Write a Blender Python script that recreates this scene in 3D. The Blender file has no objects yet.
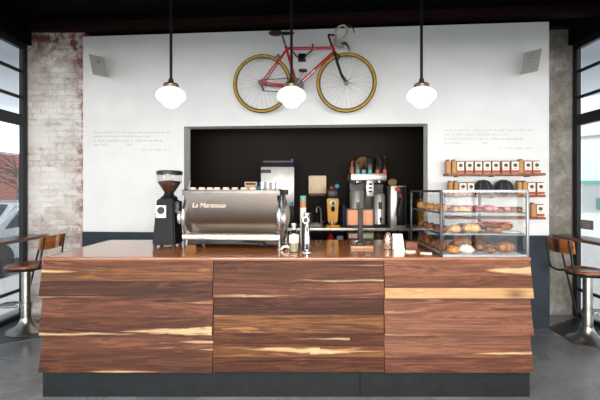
import bpy, bmesh, math, random
from math import pi, sin, cos, radians as R
from mathutils import Vector, Matrix
random.seed(7)
sc = bpy.context.scene
COL = sc.collection
# ------------------------------------------------------------------ camera, world, lights, exposure
EYE = 1.59
cam_d = bpy.data.cameras.new('camera'); cam = bpy.data.objects.new('camera', cam_d); COL.objects.link(cam)
cam.location = (0, 0, EYE); cam.rotation_euler = (pi/2, 0, 0)
cam_d.sensor_width = 36; cam_d.lens = 24; cam_d.shift_y = -10/600; cam_d.clip_start = .02
sc.camera = cam
sc.view_settings.view_transform = 'Standard'; sc.view_settings.look = 'None'
sc.view_settings.gamma = 1; sc.view_settings.use_curve_mapping = False
sc.view_settings.exposure = -0.06
w = bpy.data.worlds.new('sky'); sc.world = w; w.use_nodes = True
nt = w.node_tree; nt.nodes.clear()
wo = nt.nodes.new('ShaderNodeOutputWorld'); bg = nt.nodes.new('ShaderNodeBackground')
tc = nt.nodes.new('ShaderNodeTexCoord'); sx = nt.nodes.new('ShaderNodeSeparateXYZ'); cr = nt.nodes.new('ShaderNodeValToRGB')
nt.links.new(tc.outputs['Generated'], sx.inputs[0]); nt.links.new(sx.outputs['Z'], cr.inputs[0])
stops = [(0, (1, 1, 1)), (.10, (.8, .84, .88)), (.17, (.22, .24, .27)), (.26, (.085, .095, .11)), (.5, (.12, .14, .17))]
while len(cr.color_ramp.elements) < len(stops): cr.color_ramp.elements.new(.5)
for el_, (p_, c_) in zip(cr.color_ramp.elements, stops): el_.position = p_; el_.color = (*c_, 1)
nt.links.new(cr.outputs[0], bg.inputs[0]); bg.inputs[1].default_value = 3.8
nt.links.new(bg.outputs[0], wo.inputs[0])

def area(name, loc, rot, sx_, sy_, power, color=(1, 1, 1)):
    d = bpy.data.lights.new(name, 'AREA'); d.shape = 'RECTANGLE'; d.size = sx_; d.size_y = sy_
    d.energy = power; d.color = color
    o = bpy.data.objects.new(name, d); COL.objects.link(o); o.location = loc; o.rotation_euler = rot
    return o
# daylight at the storefront behind the camera and at the two window walls
area('daylight_storefront', (0, -4.35, 1.5), (pi/2, 0, 0), 6.6, 1.8, 880, (1, .98, .95))
area('daylight_left', (-3.75, -1.2, 1.05), (0, -pi/2, 0), 1.6, 4.6, 200, (.8, .9, 1))
area('daylight_right', (3.75, -1.2, 1.05), (0, pi/2, 0), 1.6, 4.6, 80, (1, .97, .94))

area('overhead_fill', (0, .9, 2.48), (0, 0, 0), 5.5, 1.2, 190, (1, .9, .78))  # added fill from above, brightens the counter, floor and lower wall
sd_ = bpy.data.lights.new('sun', 'SUN'); sd_.energy = 3.5; sd_.angle = .03; sun = bpy.data.objects.new('sun', sd_); COL.objects.link(sun); sun.rotation_euler = (R(38), 0, 0)

# ------------------------------------------------------------------ helpers
def lin(c):
    if isinstance(c, str):
        c = tuple(int(c[i:i+2], 16)/255 for i in (0, 2, 4))
    return tuple((x/12.92 if x <= .04045 else ((x+.055)/1.055)**2.4) for x in c[:3]) + (1,)

class N:
    """small node-tree writer"""
    def __init__(s, name):
        s.m = bpy.data.materials.new(name); s.m.use_nodes = True
        s.t = s.m.node_tree; s.t.nodes.clear()
        s.out = s.t.nodes.new('ShaderNodeOutputMaterial')
    def n(s, typ, **kw):
        k = s.t.nodes.new('ShaderNode'+typ)
        for a, b in kw.items():
            if a.startswith('i_'):
                key = a[2:]; key = int(key) if key.isdigit() else key.replace('_', ' ')
                s.put(k.inputs[key], b)
            else: setattr(k, a, b)
        return k
    def put(s, sock, v):
        if isinstance(v, bpy.types.NodeSocket): s.t.links.new(v, sock)
        else: sock.default_value = v
    def math(s, op, a, b=0.0, c=None, clamp=False):
        k = s.t.nodes.new('ShaderNodeMath'); k.operation = op; k.use_clamp = clamp
        s.put(k.inputs[0], a); s.put(k.inputs[1], b)
        if c is not None: s.put(k.inputs[2], c)
        return k.outputs[0]
    def mix(s, f, a, b):
        k = s.t.nodes.new('ShaderNodeMix'); k.data_type = 'RGBA'
        s.put(k.inputs[0], f); s.put(k.inputs[6], a); s.put(k.inputs[7], b); return k.outputs[2]
    def ramp(s, f, stops):
        k = s.t.nodes.new('ShaderNodeValToRGB'); el = k.color_ramp.elements
        while len(el) < len(stops): el.new(.5)
        for q, (p, c) in zip(el, stops): q.position = p; q.color = c if len(c) == 4 else (*c, 1)
        s.put(k.inputs[0], f); return k.outputs[0]
    def coord(s, which='Object', scale=(1, 1, 1), loc=(0, 0, 0), rot=(0, 0, 0)):
        t = s.n('TexCoord'); m = s.n('Mapping'); s.t.links.new(t.outputs[which], m.inputs[0])
        m.inputs['Scale'].default_value = scale; m.inputs['Location'].default_value = loc; m.inputs['Rotation'].default_value = rot
        return m.outputs[0]
    def noise(s, vec, scale=5, detail=4, rough=.55, dist=0):
        k = s.n('TexNoise'); s.put(k.inputs['Vector'], vec); k.inputs['Scale'].default_value = scale
        k.inputs['Detail'].default_value = detail; k.inputs['Roughness'].default_value = rough; k.inputs['Distortion'].default_value = dist
        return k.outputs[0]
    def bsdf(s, color, rough=.5, metal=0, bump=None, bstr=.2, bdist=.01, **kw):
        b = s.n('BsdfPrincipled'); s.put(b.inputs['Base Color'], color); s.put(b.inputs['Roughness'], rough); s.put(b.inputs['Metallic'], metal)
        for a, v in kw.items(): s.put(b.inputs[a.replace('_', ' ')], v)
        if bump is not None:
            q = s.n('Bump'); s.put(q.inputs['Height'], bump); q.inputs['Strength'].default_value = bstr; q.inputs['Distance'].default_value = bdist
            s.t.links.new(q.outputs[0], b.inputs['Normal'])
        s.t.links.new(b.outputs[0], s.out.inputs[0]); return s.m

def mat(name, c, rough=.5, metal=0, var=.08, scale=12, stretch=(1, 1, 1), bstr=.0, **kw):
    if not metal: kw.setdefault('Specular_IOR_Level', .28)
    k = N(name); base = lin(c); v = k.coord('Object', stretch)
    f = k.noise(v, scale, 3)
    lo = tuple(x*(1-var*1.6) for x in base[:3])+(1,); hi = tuple(min(1, x*(1+var*1.6)) for x in base[:3])+(1,)
    colr = k.ramp(f, [(.3, lo), (.7, hi)])
    return k.bsdf(colr, rough, metal, bump=f if bstr else None, bstr=bstr, **kw)

def wood(name, dark, mid, light, seed=0, rough=.35, freq=1.0, saps=(), sapc='dcae7c', coat=0.25, axis='x', knots=(), spec=.35):
    """walnut-like boards; grain runs along local x. saps: (x0, x1, z_centre, half_width, wave)"""
    k = N(name)
    st = {'x': (.55, 3, 7), 'y': (3, .55, 7), 'z': (7, 3, .55)}[axis]
    v = k.coord('Object', tuple(a*freq for a in st), (seed*3.17, seed*1.3, seed*2.71))
    n1 = k.noise(v, 2.2, 5, .6, 1.2)
    vf = k.coord('Object', tuple(a*freq*m for a, m in zip(st, {'x': (2, 8, 8), 'y': (8, 2, 8), 'z': (8, 8, 2)}[axis])), (seed, seed*2, seed))
    n2 = k.noise(vf, 3, 3, .7)
    rings = k.math('FRACT', k.math('MULTIPLY', n1, 5.0))
    rings = k.math('PINGPONG', k.math('MULTIPLY', n1, 7.0), 1.0)
    f = k.math('ADD', k.math('MULTIPLY', n1, .55), k.math('ADD', k.math('MULTIPLY', rings, .22), k.math('MULTIPLY', n2, .28)))
    c = k.ramp(f, [(.33, lin(dark)), (.52, lin(mid)), (.72, lin(light))])
    n5 = k.noise(k.coord('Object', tuple(a*freq*q for a, q in zip(st, {'x': (.5, 2, 2), 'y': (2, .5, 2), 'z': (2, 2, .5)}[axis])), (seed*5.1, seed, seed*.7)), 2.5, 4, .6, 2.2)
    c = k.mix(k.ramp(n5, [(.50, (0,)*3), (.60, (.6,)*3), (.66, (.15,)*3)]), c, lin(dark))
    if saps or knots:
        t = k.n('TexCoord'); s = k.n('SeparateXYZ'); k.t.links.new(t.outputs['Object'], s.inputs[0])
        for (x0, x1, zc, hw, wave) in saps:
            wv = k.noise(k.coord('Object', (2.2, 0, 0), (seed, x0, zc)), 2, 2)
            zz = k.math('ADD', s.outputs['Z'], k.math('MULTIPLY', k.math('SUBTRACT', wv, .5), wave))
            d = k.math('ABSOLUTE', k.math('SUBTRACT', zz, zc))
            # half width tapers from x1 to x0
            tx = k.math('DIVIDE', k.math('SUBTRACT', s.outputs['X'], x0), (x1-x0), clamp=True)
            ww = k.math('MULTIPLY', k.math('POWER', tx, .6), hw)
            wn = k.noise(k.coord('Object', (3, 0, 22), (seed*2, zc, x1)), 1.6, 4)
            ww = k.math('MULTIPLY', ww, k.math('MULTIPLY_ADD', wn, 2.4, -.15))
            msk = k.math('DIVIDE', k.math('SUBTRACT', ww, d), .014, clamp=True)
            fade = k.math('DIVIDE', k.math('SUBTRACT', max(x0, x1)+.002, s.outputs['X']), .004, clamp=True)
            fade2 = k.math('DIVIDE', k.math('SUBTRACT', s.outputs['X'], min(x0, x1)-.002), .004, clamp=True)
            msk = k.math('MULTIPLY', k.math('MULTIPLY', msk, fade), fade2)
            msk = k.math('MULTIPLY', msk, k.ramp(n2, [(.3, (.35,)*3), (.55, (.95,)*3)]))
            c = k.mix(msk, c, lin(sapc))
        for (kx, kz, kr) in knots:
            dx = k.math('MULTIPLY', k.math('SUBTRACT', s.outputs['X'], kx), .45)
            dz = k.math('SUBTRACT', s.outputs['Z'], kz)
            dd = k.math('SQRT', k.math('ADD', k.math('MULTIPLY', dx, dx), k.math('MULTIPLY', dz, dz)))
            msk = k.math('SUBTRACT', 1.0, k.math('DIVIDE', dd, kr), clamp=True)
            c = k.mix(k.math('MULTIPLY', msk, k.math('ADD', .3, n1)), c, lin('3a2018'))
    return k.bsdf(c, rough, 0, bump=n2, bstr=.05, bdist=.004, Coat_Weight=coat, Coat_Roughness=.08, Specular_IOR_Level=spec)

def glass(name, tint=(1, 1, 1), refl=.08, rough=.0, edge=.9):
    k = N(name); t = k.n('BsdfTransparent'); t.inputs[0].default_value = (*tint, 1)
    g = k.n('BsdfGlossy'); g.inputs['Roughness'].default_value = rough
    lw = k.n('LayerWeight'); lw.inputs['Blend'].default_value = .5
    nz = k.noise(k.coord('Object'), 3, 1)
    f = k.math('ADD', k.math('MULTIPLY', k.math('POWER', lw.outputs['Facing'], 5.0), edge), k.math('ADD', refl*.9, k.math('MULTIPLY', nz, refl*.2)), clamp=True)
    m = k.n('MixShader'); k.put(m.inputs[0], f)
    k.t.links.new(t.outputs[0], m.inputs[1]); k.t.links.new(g.outputs[0], m.inputs[2]); k.t.links.new(m.outputs[0], k.out.inputs[0])
    return k.m

def emis(name, c, strength):
    k = N(name); b = k.n('BsdfPrincipled'); b.inputs['Base Color'].default_value = lin(c)
    b.inputs['Roughness'].default_value = .15
    nz = k.noise(k.coord('Object'), 4, 2)
    k.put(b.inputs['Emission Color'], k.ramp(nz, [(0, lin(c)), (1, (1, .96, .9, 1))])); b.inputs['Emission Strength'].default_value = strength
    k.t.links.new(b.outputs[0], k.out.inputs[0]); return k.m

class MB:
    def __init__(s): s.b = bmesh.new()
    def _mi(s, faces, mi):
        for f in faces: f.material_index = mi
    def box(s, c, size, mi=0, rot=None, bev=0, seg=2):
        M = Matrix.Translation(Vector(c)) @ (rot.to_4x4() if rot is not None else Matrix()) @ Matrix.Diagonal((*size, 1))
        if bev:
            t = bmesh.new(); bmesh.ops.create_cube(t, size=1, matrix=Matrix.Diagonal((*size, 1)))
            bmesh.ops.bevel(t, geom=list(t.edges), offset=bev, segments=seg, profile=.5, affect='EDGES')
            M2 = Matrix.Translation(Vector(c)) @ (rot.to_4x4() if rot is not None else Matrix())
            s.join(t, M2, mi)
        else:
            r = bmesh.ops.create_cube(s.b, size=1, matrix=M)
            fs = {f for v in r['verts'] for f in v.link_faces}; s._mi(fs, mi)
        return s
    def join(s, t, M, mi=0):
        mp = {}
        for v in t.verts: mp[v] = s.b.verts.new(M @ v.co)
        for f in t.faces:
            try:
                nf = s.b.faces.new([mp[v] for v in f.verts]); nf.material_index = mi
            except ValueError: pass
        t.free(); return s
    def lathe(s, prof, c=(0, 0, 0), seg=24, mi=0, M=None, cap=True):
        M = Matrix.Translation(Vector(c)) @ (M if M is not None else Matrix())
        rings = []
        for (r, z) in prof:
            if r < 1e-6: rings.append([s.b.verts.new(M @ Vector((0, 0, z)))])
            else: rings.append([s.b.verts.new(M @ Vector((r*cos(2*pi*i/seg), r*sin(2*pi*i/seg), z))) for i in range(seg)])
        for a, b in zip(rings, rings[1:]):
            for i in range(seg):
                j = (i+1) % seg
                if len(a) == 1 and len(b) == 1: continue
                if len(a) == 1: vs = [a[0], b[j], b[i]]
                elif len(b) == 1: vs = [a[i], a[j], b[0]]
                else: vs = [a[i], a[j], b[j], b[i]]
                s.b.faces.new(vs).material_index = mi
        if cap:
            for q, rev in ((rings[0], True), (rings[-1], False)):
                if len(q) > 2:
                    s.b.faces.new(list(reversed(q)) if rev else q).material_index = mi
        return s
    def cyl(s, p0, p1, r, seg=12, mi=0, r2=None): return s.tube([p0, p1], [r, r if r2 is None else r2], seg, mi)
    def tube(s, pts, r, seg=10, mi=0, closed=False):
        pts = [Vector(p) for p in pts]; n = len(pts)
        rs = r if isinstance(r, (list, tuple)) else [r]*n
        rings = []; prev = None
        for i, p in enumerate(pts):
            if closed: d = pts[(i+1) % n]-pts[i-1]
            else: d = pts[min(i+1, n-1)]-pts[max(i-1, 0)]
            d.normalize()
            if prev is None:
                a = Vector((0, 0, 1)) if abs(d.z) < .9 else Vector((1, 0, 0))
                x = d.cross(a).normalized()
            else:
                x = prev-d*prev.dot(d)
                x = x.normalized() if x.length > 1e-6 else d.cross(Vector((0, 0, 1))).normalized()
            prev = x; y = d.cross(x)
            rings.append([s.b.verts.new(p+(x*cos(2*pi*k/seg)+y*sin(2*pi*k/seg))*rs[i]) for k in range(seg)])
        prs = list(zip(rings, rings[1:]))
        if closed: prs.append((rings[-1], rings[0]))
        for a, b in prs:
            for k in range(seg):
                j = (k+1) % seg
                s.b.faces.new([a[k], a[j], b[j], b[k]]).material_index = mi
        if not closed:
            s.b.faces.new(list(reversed(rings[0]))).material_index = mi; s.b.faces.new(rings[-1]).material_index = mi
        return s
    def ball(s, c, rad, seg=16, mi=0, rot=None, fn=None):
        t = bmesh.new(); bmesh.ops.create_uvsphere(t, u_segments=seg, v_segments=max(6, seg*2//3), radius=1)
        if fn:
            for v in t.verts: v.co = fn(v.co)
        rad = rad if isinstance(rad, (tuple, list)) else (rad,)*3
        M = Matrix.Translation(Vector(c)) @ (rot.to_4x4() if rot is not None else Matrix()) @ Matrix.Diagonal((*rad, 1))
        return s.join(t, M, mi)
    def prism(s, poly, lo, hi, axis='y', mi=0):
        """poly in the plane normal to axis; axis y -> (x,z), x -> (y,z), z -> (x,y)"""
        def V(a, b, h): return Vector({'y': (a, h, b), 'x': (h, a, b), 'z': (a, b, h)}[axis])
        A = [s.b.verts.new(V(a, b, lo)) for a, b in poly]; B = [s.b.verts.new(V(a, b, hi)) for a, b in poly]
        n = len(poly)
        fs = [s.b.faces.new(A), s.b.faces.new(list(reversed(B)))]
        for i in range(n): fs.append(s.b.faces.new([A[i], B[i], B[(i+1) % n], A[(i+1) % n]]))
        s._mi(fs, mi); return s
    def hexa(s, v8, mi=0):
        v = [s.b.verts.new(Vector(p)) for p in v8]
        for q in ((3, 2, 1, 0), (4, 5, 6, 7), (0, 1, 5, 4), (1, 2, 6, 5), (2, 3, 7, 6), (3, 0, 4, 7)):
            s.b.faces.new([v[i] for i in q]).material_index = mi
        return s
    def build(s, name, mats, parent=None, loc=(0, 0, 0), rotz=0, smooth=35):
        bmesh.ops.recalc_face_normals(s.b, faces=list(s.b.faces))
        me = bpy.data.meshes.new(name); s.b.to_mesh(me); s.b.free()
        for m in (mats if isinstance(mats, (list, tuple)) else [mats]): me.materials.append(m)
        if smooth:
            for p in me.polygons: p.use_smooth = True
            me.set_sharp_from_angle(angle=R(smooth))
        o = bpy.data.objects.new(name, me); COL.objects.link(o)
        o.location = loc; o.rotation_euler = (0, 0, rotz)
        if parent: o.parent = parent
        return o

def thing(name, label, cat, loc=(0, 0, 0), rotz=0, group=None):
    o = bpy.data.objects.new(name, None); COL.objects.link(o); o.empty_display_size = .1
    o.location = loc; o.rotation_euler = (0, 0, rotz); tag(o, label, cat, group); return o
def tag(o, label, cat, group=None):
    o['label'] = label; o['category'] = cat
    if group: o['group'] = group
    return o
def struct(o): o['kind'] = 'structure'; return o
def dup(root, loc, rotz=None, label=None, scale=None):
    r = root.copy(); COL.objects.link(r); r.location = loc
    if rotz is not None: r.rotation_euler = (0, 0, rotz)
    if label: r['label'] = label
    if scale: r.scale = scale if isinstance(scale, (tuple, list)) else (scale,)*3
    for ch in list(root.children):
        c = ch.copy(); COL.objects.link(c); c.parent = r
        for g in ch.children:
            d = g.copy(); COL.objects.link(d); d.parent = c
    return r
def lettering(name, body, size, m, parent, loc, rot=(pi/2, 0, 0), ext=.0015, shear=0, align='CENTER'):
    cu = bpy.data.curves.new(name, 'FONT'); cu.body = body; cu.size = size; cu.extrude = ext; cu.shear = shear
    cu.align_x = align; cu.align_y = 'CENTER'; cu.materials.append(m)
    c = bpy.data.objects.new(name+'_outline', cu); COL.objects.link(c)
    bpy.context.view_layer.update()
    me = bpy.data.meshes.new_from_object(c.evaluated_get(bpy.context.evaluated_depsgraph_get())); me.name = name
    bpy.data.objects.remove(c); bpy.data.curves.remove(cu)
    o = bpy.data.objects.new(name, me); COL.objects.link(o); o.parent = parent; o.location = loc; o.rotation_euler = rot
    return o
ORD = ['first', 'second', 'third', 'fourth', 'fifth', 'sixth', 'seventh', 'eighth', 'ninth', 'tenth', 'eleventh', 'twelfth', 'thirteenth', 'fourteenth']
def X(px, d): return (px-300)/400*d
def Z(py, d): return EYE+(190-py)/400*d

# ------------------------------------------------------------------ materials
def white_paint():
    k = N('white_wall_paint'); f = k.noise(k.coord(), 3, 4); g = k.noise(k.coord(), 120, 2)
    return k.bsdf(k.ramp(f, [(.3, lin('d3d3d2')), (.7, lin('dbdbda'))]), .7, bump=g, bstr=.03)
M_WHITE = white_paint()
M_DADO = mat('slate_blue_paint', '28313a', .55, var=.12, scale=6)
M_DARKWALL = mat('black_brown_paint', '1d1511', .6, var=.15, scale=2, Specular_IOR_Level=.12)
M_BLACK = mat('matt_black_ceiling', '030303', .9, Specular_IOR_Level=.1)
M_BEAM = wood('dark_beam_wood', '100705', '1c0e08', '28140c', 3, .8, coat=0, spec=.15)
M_FRAME = mat('dark_steel_frame', '14171a', .45, .3)
M_PANE = glass('window_pane_glass', (.97, .985, .98), .05)
M_STEEL = mat('brushed_steel', 'c4c0ba', .36, .72, var=.04, scale=30, stretch=(1, 1, 20))
M_CHROME = mat('polished_chrome', 'bdbdbd', .08, 1, var=.02)
M_BLK = mat('black_plastic', '17181a', .35, var=.1)
M_BLKM = mat('black_metal', '1b1a19', .4, .5)
M_PAPER = mat('white_paper', 'efece6', .8, var=.03)
M_KRAFT = mat('kraft_paper', 'b2865a', .8, var=.12, scale=40)
M_BAGLAB = mat('cream_bag_label', 'e8e0d6', .8, var=.03); M_EMB = mat('bag_emblem', '5b534e', .7); M_RED = mat('red_print', 'a8503c', .6)
M_DARKPRINT = mat('dark_print', '3b3533', .7)
M_GREYPRINT = mat('grey_lettering', 'a9adb0', .7)
def floor_mat():
    k = N('polished_concrete'); a = k.noise(k.coord(), 1.3, 6, .6, .5); b = k.noise(k.coord('Object', (1, 1, 1)), 24, 4, .7)
    f = k.math('ADD', k.math('MULTIPLY', a, .7), k.math('MULTIPLY', b, .3))
    return k.bsdf(k.ramp(f, [(.3, lin('5c5d60')), (.52, lin('7a7c7f')), (.72, lin('94969a'))]), k.ramp(a, [(.3, (.2,)*3), (.7, (.34,)*3)]), bump=b, bstr=.04)
M_FLOOR = floor_mat()
def brick_mat():
    k = N('whitewashed_brick')
    v = k.coord('Object', (1, 1, 1), (0, 0, 0), (pi/2, 0, 0))
    b = k.n('TexBrick'); k.put(b.inputs['Vector'], v)
    b.inputs['Scale'].default_value = 1; b.inputs['Brick Width'].default_value = .21; b.inputs['Row Height'].default_value = .075
    b.inputs['Mortar Size'].default_value = .008; b.inputs['Mortar Smooth'].default_value = .4; b.inputs['Bias'].default_value = -.1
    wv = k.n('TexNoise'); wv.inputs['Scale'].default_value = 6; k.put(wv.inputs['Vector'], v)
    va = k.n('VectorMath', operation='MULTIPLY_ADD'); k.put(va.inputs[0], wv.outputs['Color']); va.inputs[1].default_value = (.035, .035, .0); k.put(va.inputs[2], v)
    k.put(b.inputs['Vector'], va.outputs[0])
    b.inputs['Color1'].default_value = lin('d3cec9'); b.inputs['Color2'].default_value = lin('bdb5ae'); b.inputs['Mortar'].default_value = lin('bdb6b0')
    n1 = k.noise(k.coord(), 2.6, 8, .7); n2 = k.noise(k.coord('Object', (1, 1, 1), (5, 2, 9)), 7, 6, .7); n3 = k.noise(k.coord('Object', (.7, 1, 1.6), (1, 7, 3)), 9, 7, .75); n4 = k.noise(k.coord('Object', (1, 1, 1), (8, 8, 2)), 1.7, 5, .6)
    c = k.mix(k.ramp(n1, [(.45, (0,)*3), (.62, (.85,)*3)]), b.outputs[0], lin('a79d96'))
    c = k.mix(k.ramp(n3, [(.53, (0,)*3), (.66, (.85,)*3)]), c, lin('756d68'))
    c = k.mix(k.ramp(n4, [(.5, (0,)*3), (.6, (.75,)*3)]), c, lin('d8d5d2'))
    red = k.ramp(n2, [(.57, (0,)*3), (.66, (.8,)*3)])
    t = k.n('TexCoord'); s = k.n('SeparateXYZ'); k.t.links.new(t.outputs['Object'], s.inputs[0])
    edge = k.math('ADD', k.math('MULTIPLY', k.math('SUBTRACT', s.outputs['X'], .56), 5.0, clamp=True), k.math('MULTIPLY', k.math('SUBTRACT', s.outputs['Z'], 3.05), 2.2, clamp=True), clamp=True)
    red2 = k.math('MULTIPLY', edge, k.ramp(n2, [(.44, (0,)*3), (.56, (1,)*3)]))
    c = k.mix(red2, c, lin('7c4534'))
    c = k.mix(k.math('MULTIPLY', red, .35), c, lin('8d6a5a'))
    return k.bsdf(c, .9, bump=k.math('ADD', k.math('MULTIPLY', b.outputs['Fac'], -.6), k.math('MULTIPLY', n3, .6)), bstr=.6, bdist=.015)
M_BRICK = brick_mat()
def conc_mat():
    k = N('rough_concrete'); n1 = k.noise(k.coord(), 4, 8, .7, .4); n2 = k.noise(k.coord('Object', (1, 1, 1), (4, 4, 4)), 16, 6, .7)
    c = k.ramp(n1, [(.3, lin('5c5650')), (.5, lin('857f77')), (.7, lin('a8a29a'))])
    c = k.mix(k.ramp(n2, [(.5, (0,)*3), (.68, (.7,)*3)]), c, lin('6b645d'))
    return k.bsdf(c, .9, bump=n2, bstr=.5, bdist=.015)
M_CONC = conc_mat()

# ------------------------------------------------------------------ the setting
W0 = Vector((-2.745, 5.06)); W1 = Vector((2.87, 4.61)); WL = (W1-W0).length
TH = math.atan2(W1.y-W0.y, W1.x-W0.x); T = Vector((cos(TH), sin(TH))); NN = Vector((-sin(TH), cos(TH)))
def WP(px, py, off=0.0):
    a = (px-300)/400
    d = (NN.dot(W0)-off)/NN.dot(Vector((a, 1)))
    p = Vector((a*d, d)); return T.dot(p-W0), Z(py, d), d
def WW(u, off, z):      # wall frame -> world
    p = W0+T*u-NN*off; return Vector((p.x, p.y, z))
XS, YB, YR, CEIL = 3.48, 5.1, -4.2, 3.78
struct(MB().box((0, .9, -.05), (7.6, 10.6, .1)).build('floor', M_FLOOR))
struct(MB().box((0, 1.0, CEIL+.05), (7.4, 10.8, .1)).build('ceiling', M_BLACK))
# white panelled wall with the opening to the back bar
u0, zt, _ = WP(184, 125.5); u1, zt2, _ = WP(427.7, 124.5); ZH = 2.375; ZP = 3.53; ZD = 1.065
m = MB()
m.box((u0/2, .11, ZP/2), (u0, .22, ZP)); m.box(((u1+WL)/2, .11, ZP/2), (WL-u1, .22, ZP))
m.box(((u0+u1)/2, .11, (ZH+ZP)/2), (u1-u0, .22, ZP-ZH))
m.box((WL-.03, .35, ZP/2), (.06, .28, ZP))
wb = struct(m.build('wall_back', M_WHITE, loc=(W0.x, W0.y, 0), rotz=TH))
m = MB(); m.box((u0/2-.01, -.008, ZD/2), (u0-.02, .016, ZD)); m.build('trim_1', M_DADO, loc=(W0.x, W0.y, 0), rotz=TH); struct(bpy.data.objects['trim_1'])
m = MB(); m.box(((u1+WL)/2+.01, -.008, ZD/2), (WL-u1-.02, .016, ZD)); struct(m.build('trim_2', M_DADO, loc=(W0.x, W0.y, 0), rotz=TH))
m = MB(); m.box((WL/2, -.0, (3.62+CEIL)/2-.04), (WL+1.6, .16, .13)); struct(m.build('beam_back', M_BEAM, loc=(W0.x, W0.y, 0), rotz=TH))
m = MB(); m.box((WL/2, .02, 3.735), (WL+1.6, .2, .1)); m.box((WL/2, .20, (ZP+CEIL)/2), (WL+1.6, .1, CEIL-ZP)); struct(m.build('trim_3', M_BLACK, loc=(W0.x, W0.y, 0), rotz=TH))
# brick and concrete piers left and right
struct(MB().box((.36, .1, CEIL/2), (.80, .2, CEIL)).build('wall_back_left', M_BRICK, loc=(-XS-.02, YB, 0)))
struct(MB().box((.34, .1, CEIL/2), (.80, .2, CEIL)).build('wall_back_right', M_CONC, loc=(2.76, YB, 0)))
# dark room of the back bar
for nm_, c_, s_ in (('wall_bar_back', (0, 6.2, 1.6), (5.2, .1, 3.2)), ('wall_bar_left', (-2.6, 5.7, 1.6), (.1, .9, 3.2)), ('wall_bar_right', (2.6, 5.7, 1.6), (.1, .9, 3.2)), ('ceiling_bar', (0, 5.7, 3.25), (5.2, 1.1, .1))):
    struct(MB().box(c_, s_).build(nm_, M_DARKWALL))
# side walls: steel sash windows
def sash(idx, side):
    root = bpy.data.objects.new('window_%d' % idx, None); COL.objects.link(root); struct(root)
    x = XS*side; root.location = (x, 0, 0)
    y0, y1 = -3.9, 5.06
    m = MB()
    for zc, h, dp in ((.03, .06, .09), (3.39, .08, .1), (2.46, .13, .11), (3.07, .035, .05), (2.745, .035, .05), (.35, .035, .05), (1.0, .05, .07)):
        m.box((0, (y0+y1)/2, zc), (dp*.55, y1-y0, h))
    for y in [5.03, 3.3, 1.6, -.1, -1.8, -3.5]: m.box((0, y, 1.71), (.05, .08, 3.4))
    m.build('window_frame', M_FRAME, root)
    m = MB()
    for y in [4.98, 3.3, 1.6, -.1, -1.8]: m.box((0, y-.84 if y < 4 else 4.13, 1.7), (.008, 1.6, 3.36))
    m.build('pane', M_PANE, root)
    struct(MB().box((x+.06*side, (y0+y1)/2-.05, (3.43+CEIL)/2), (.24, y1-y0+.3, CEIL-3.43)).build('wall_left' if side < 0 else 'wall_right', M_BLACK))
sash(1, -1); sash(2, 1)
m = MB(); 
for s_ in (-1, 1): m.box((s_*3.45, YR, CEIL/2), (.3, .2, CEIL))
m.box((0, YR, 3.1), (6.7, .2, 1.36)); m.box((0, YR, .29), (6.7, .2, .58)); struct(m.build('wall_front', M_DARKWALL))  # knee wall under the opening added to dim the upper back wall
m = MB()
for x in (-3.3, -1.65, 0, 1.65, 3.3): m.box((x, YR, 1.5), (.08, .1, 1.8))
for z in (.62, 2.38): m.box((0, YR, z), (6.6, .1, .09))
root = bpy.data.objects.new('window_3', None); COL.objects.link(root); struct(root); m.build('window_frame', M_FRAME, root)
# unseen slab behind and above the camera, added to darken the upper back wall
struct(MB().box((0, -1.13, 2.67), (6.96, 5.9, .34)).build('unseen_light_baffle', M_BLACK))

# ------------------------------------------------------------------ counter
CX = -.106; D = 3.075; CW = 3.767; CT = 1.07
cnt = thing('counter_base', 'long service counter clad in lapped walnut boards above a black slate plinth', 'counter', (CX, D, 0))
def xl(px): return X(px, 3.045)-CX     # local x of a pixel column on the cladding
def zl(py): return Z(py, 3.045)
WD, WM, WLt = '4a2a1e', '6f4433', '8f5f48'
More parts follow.
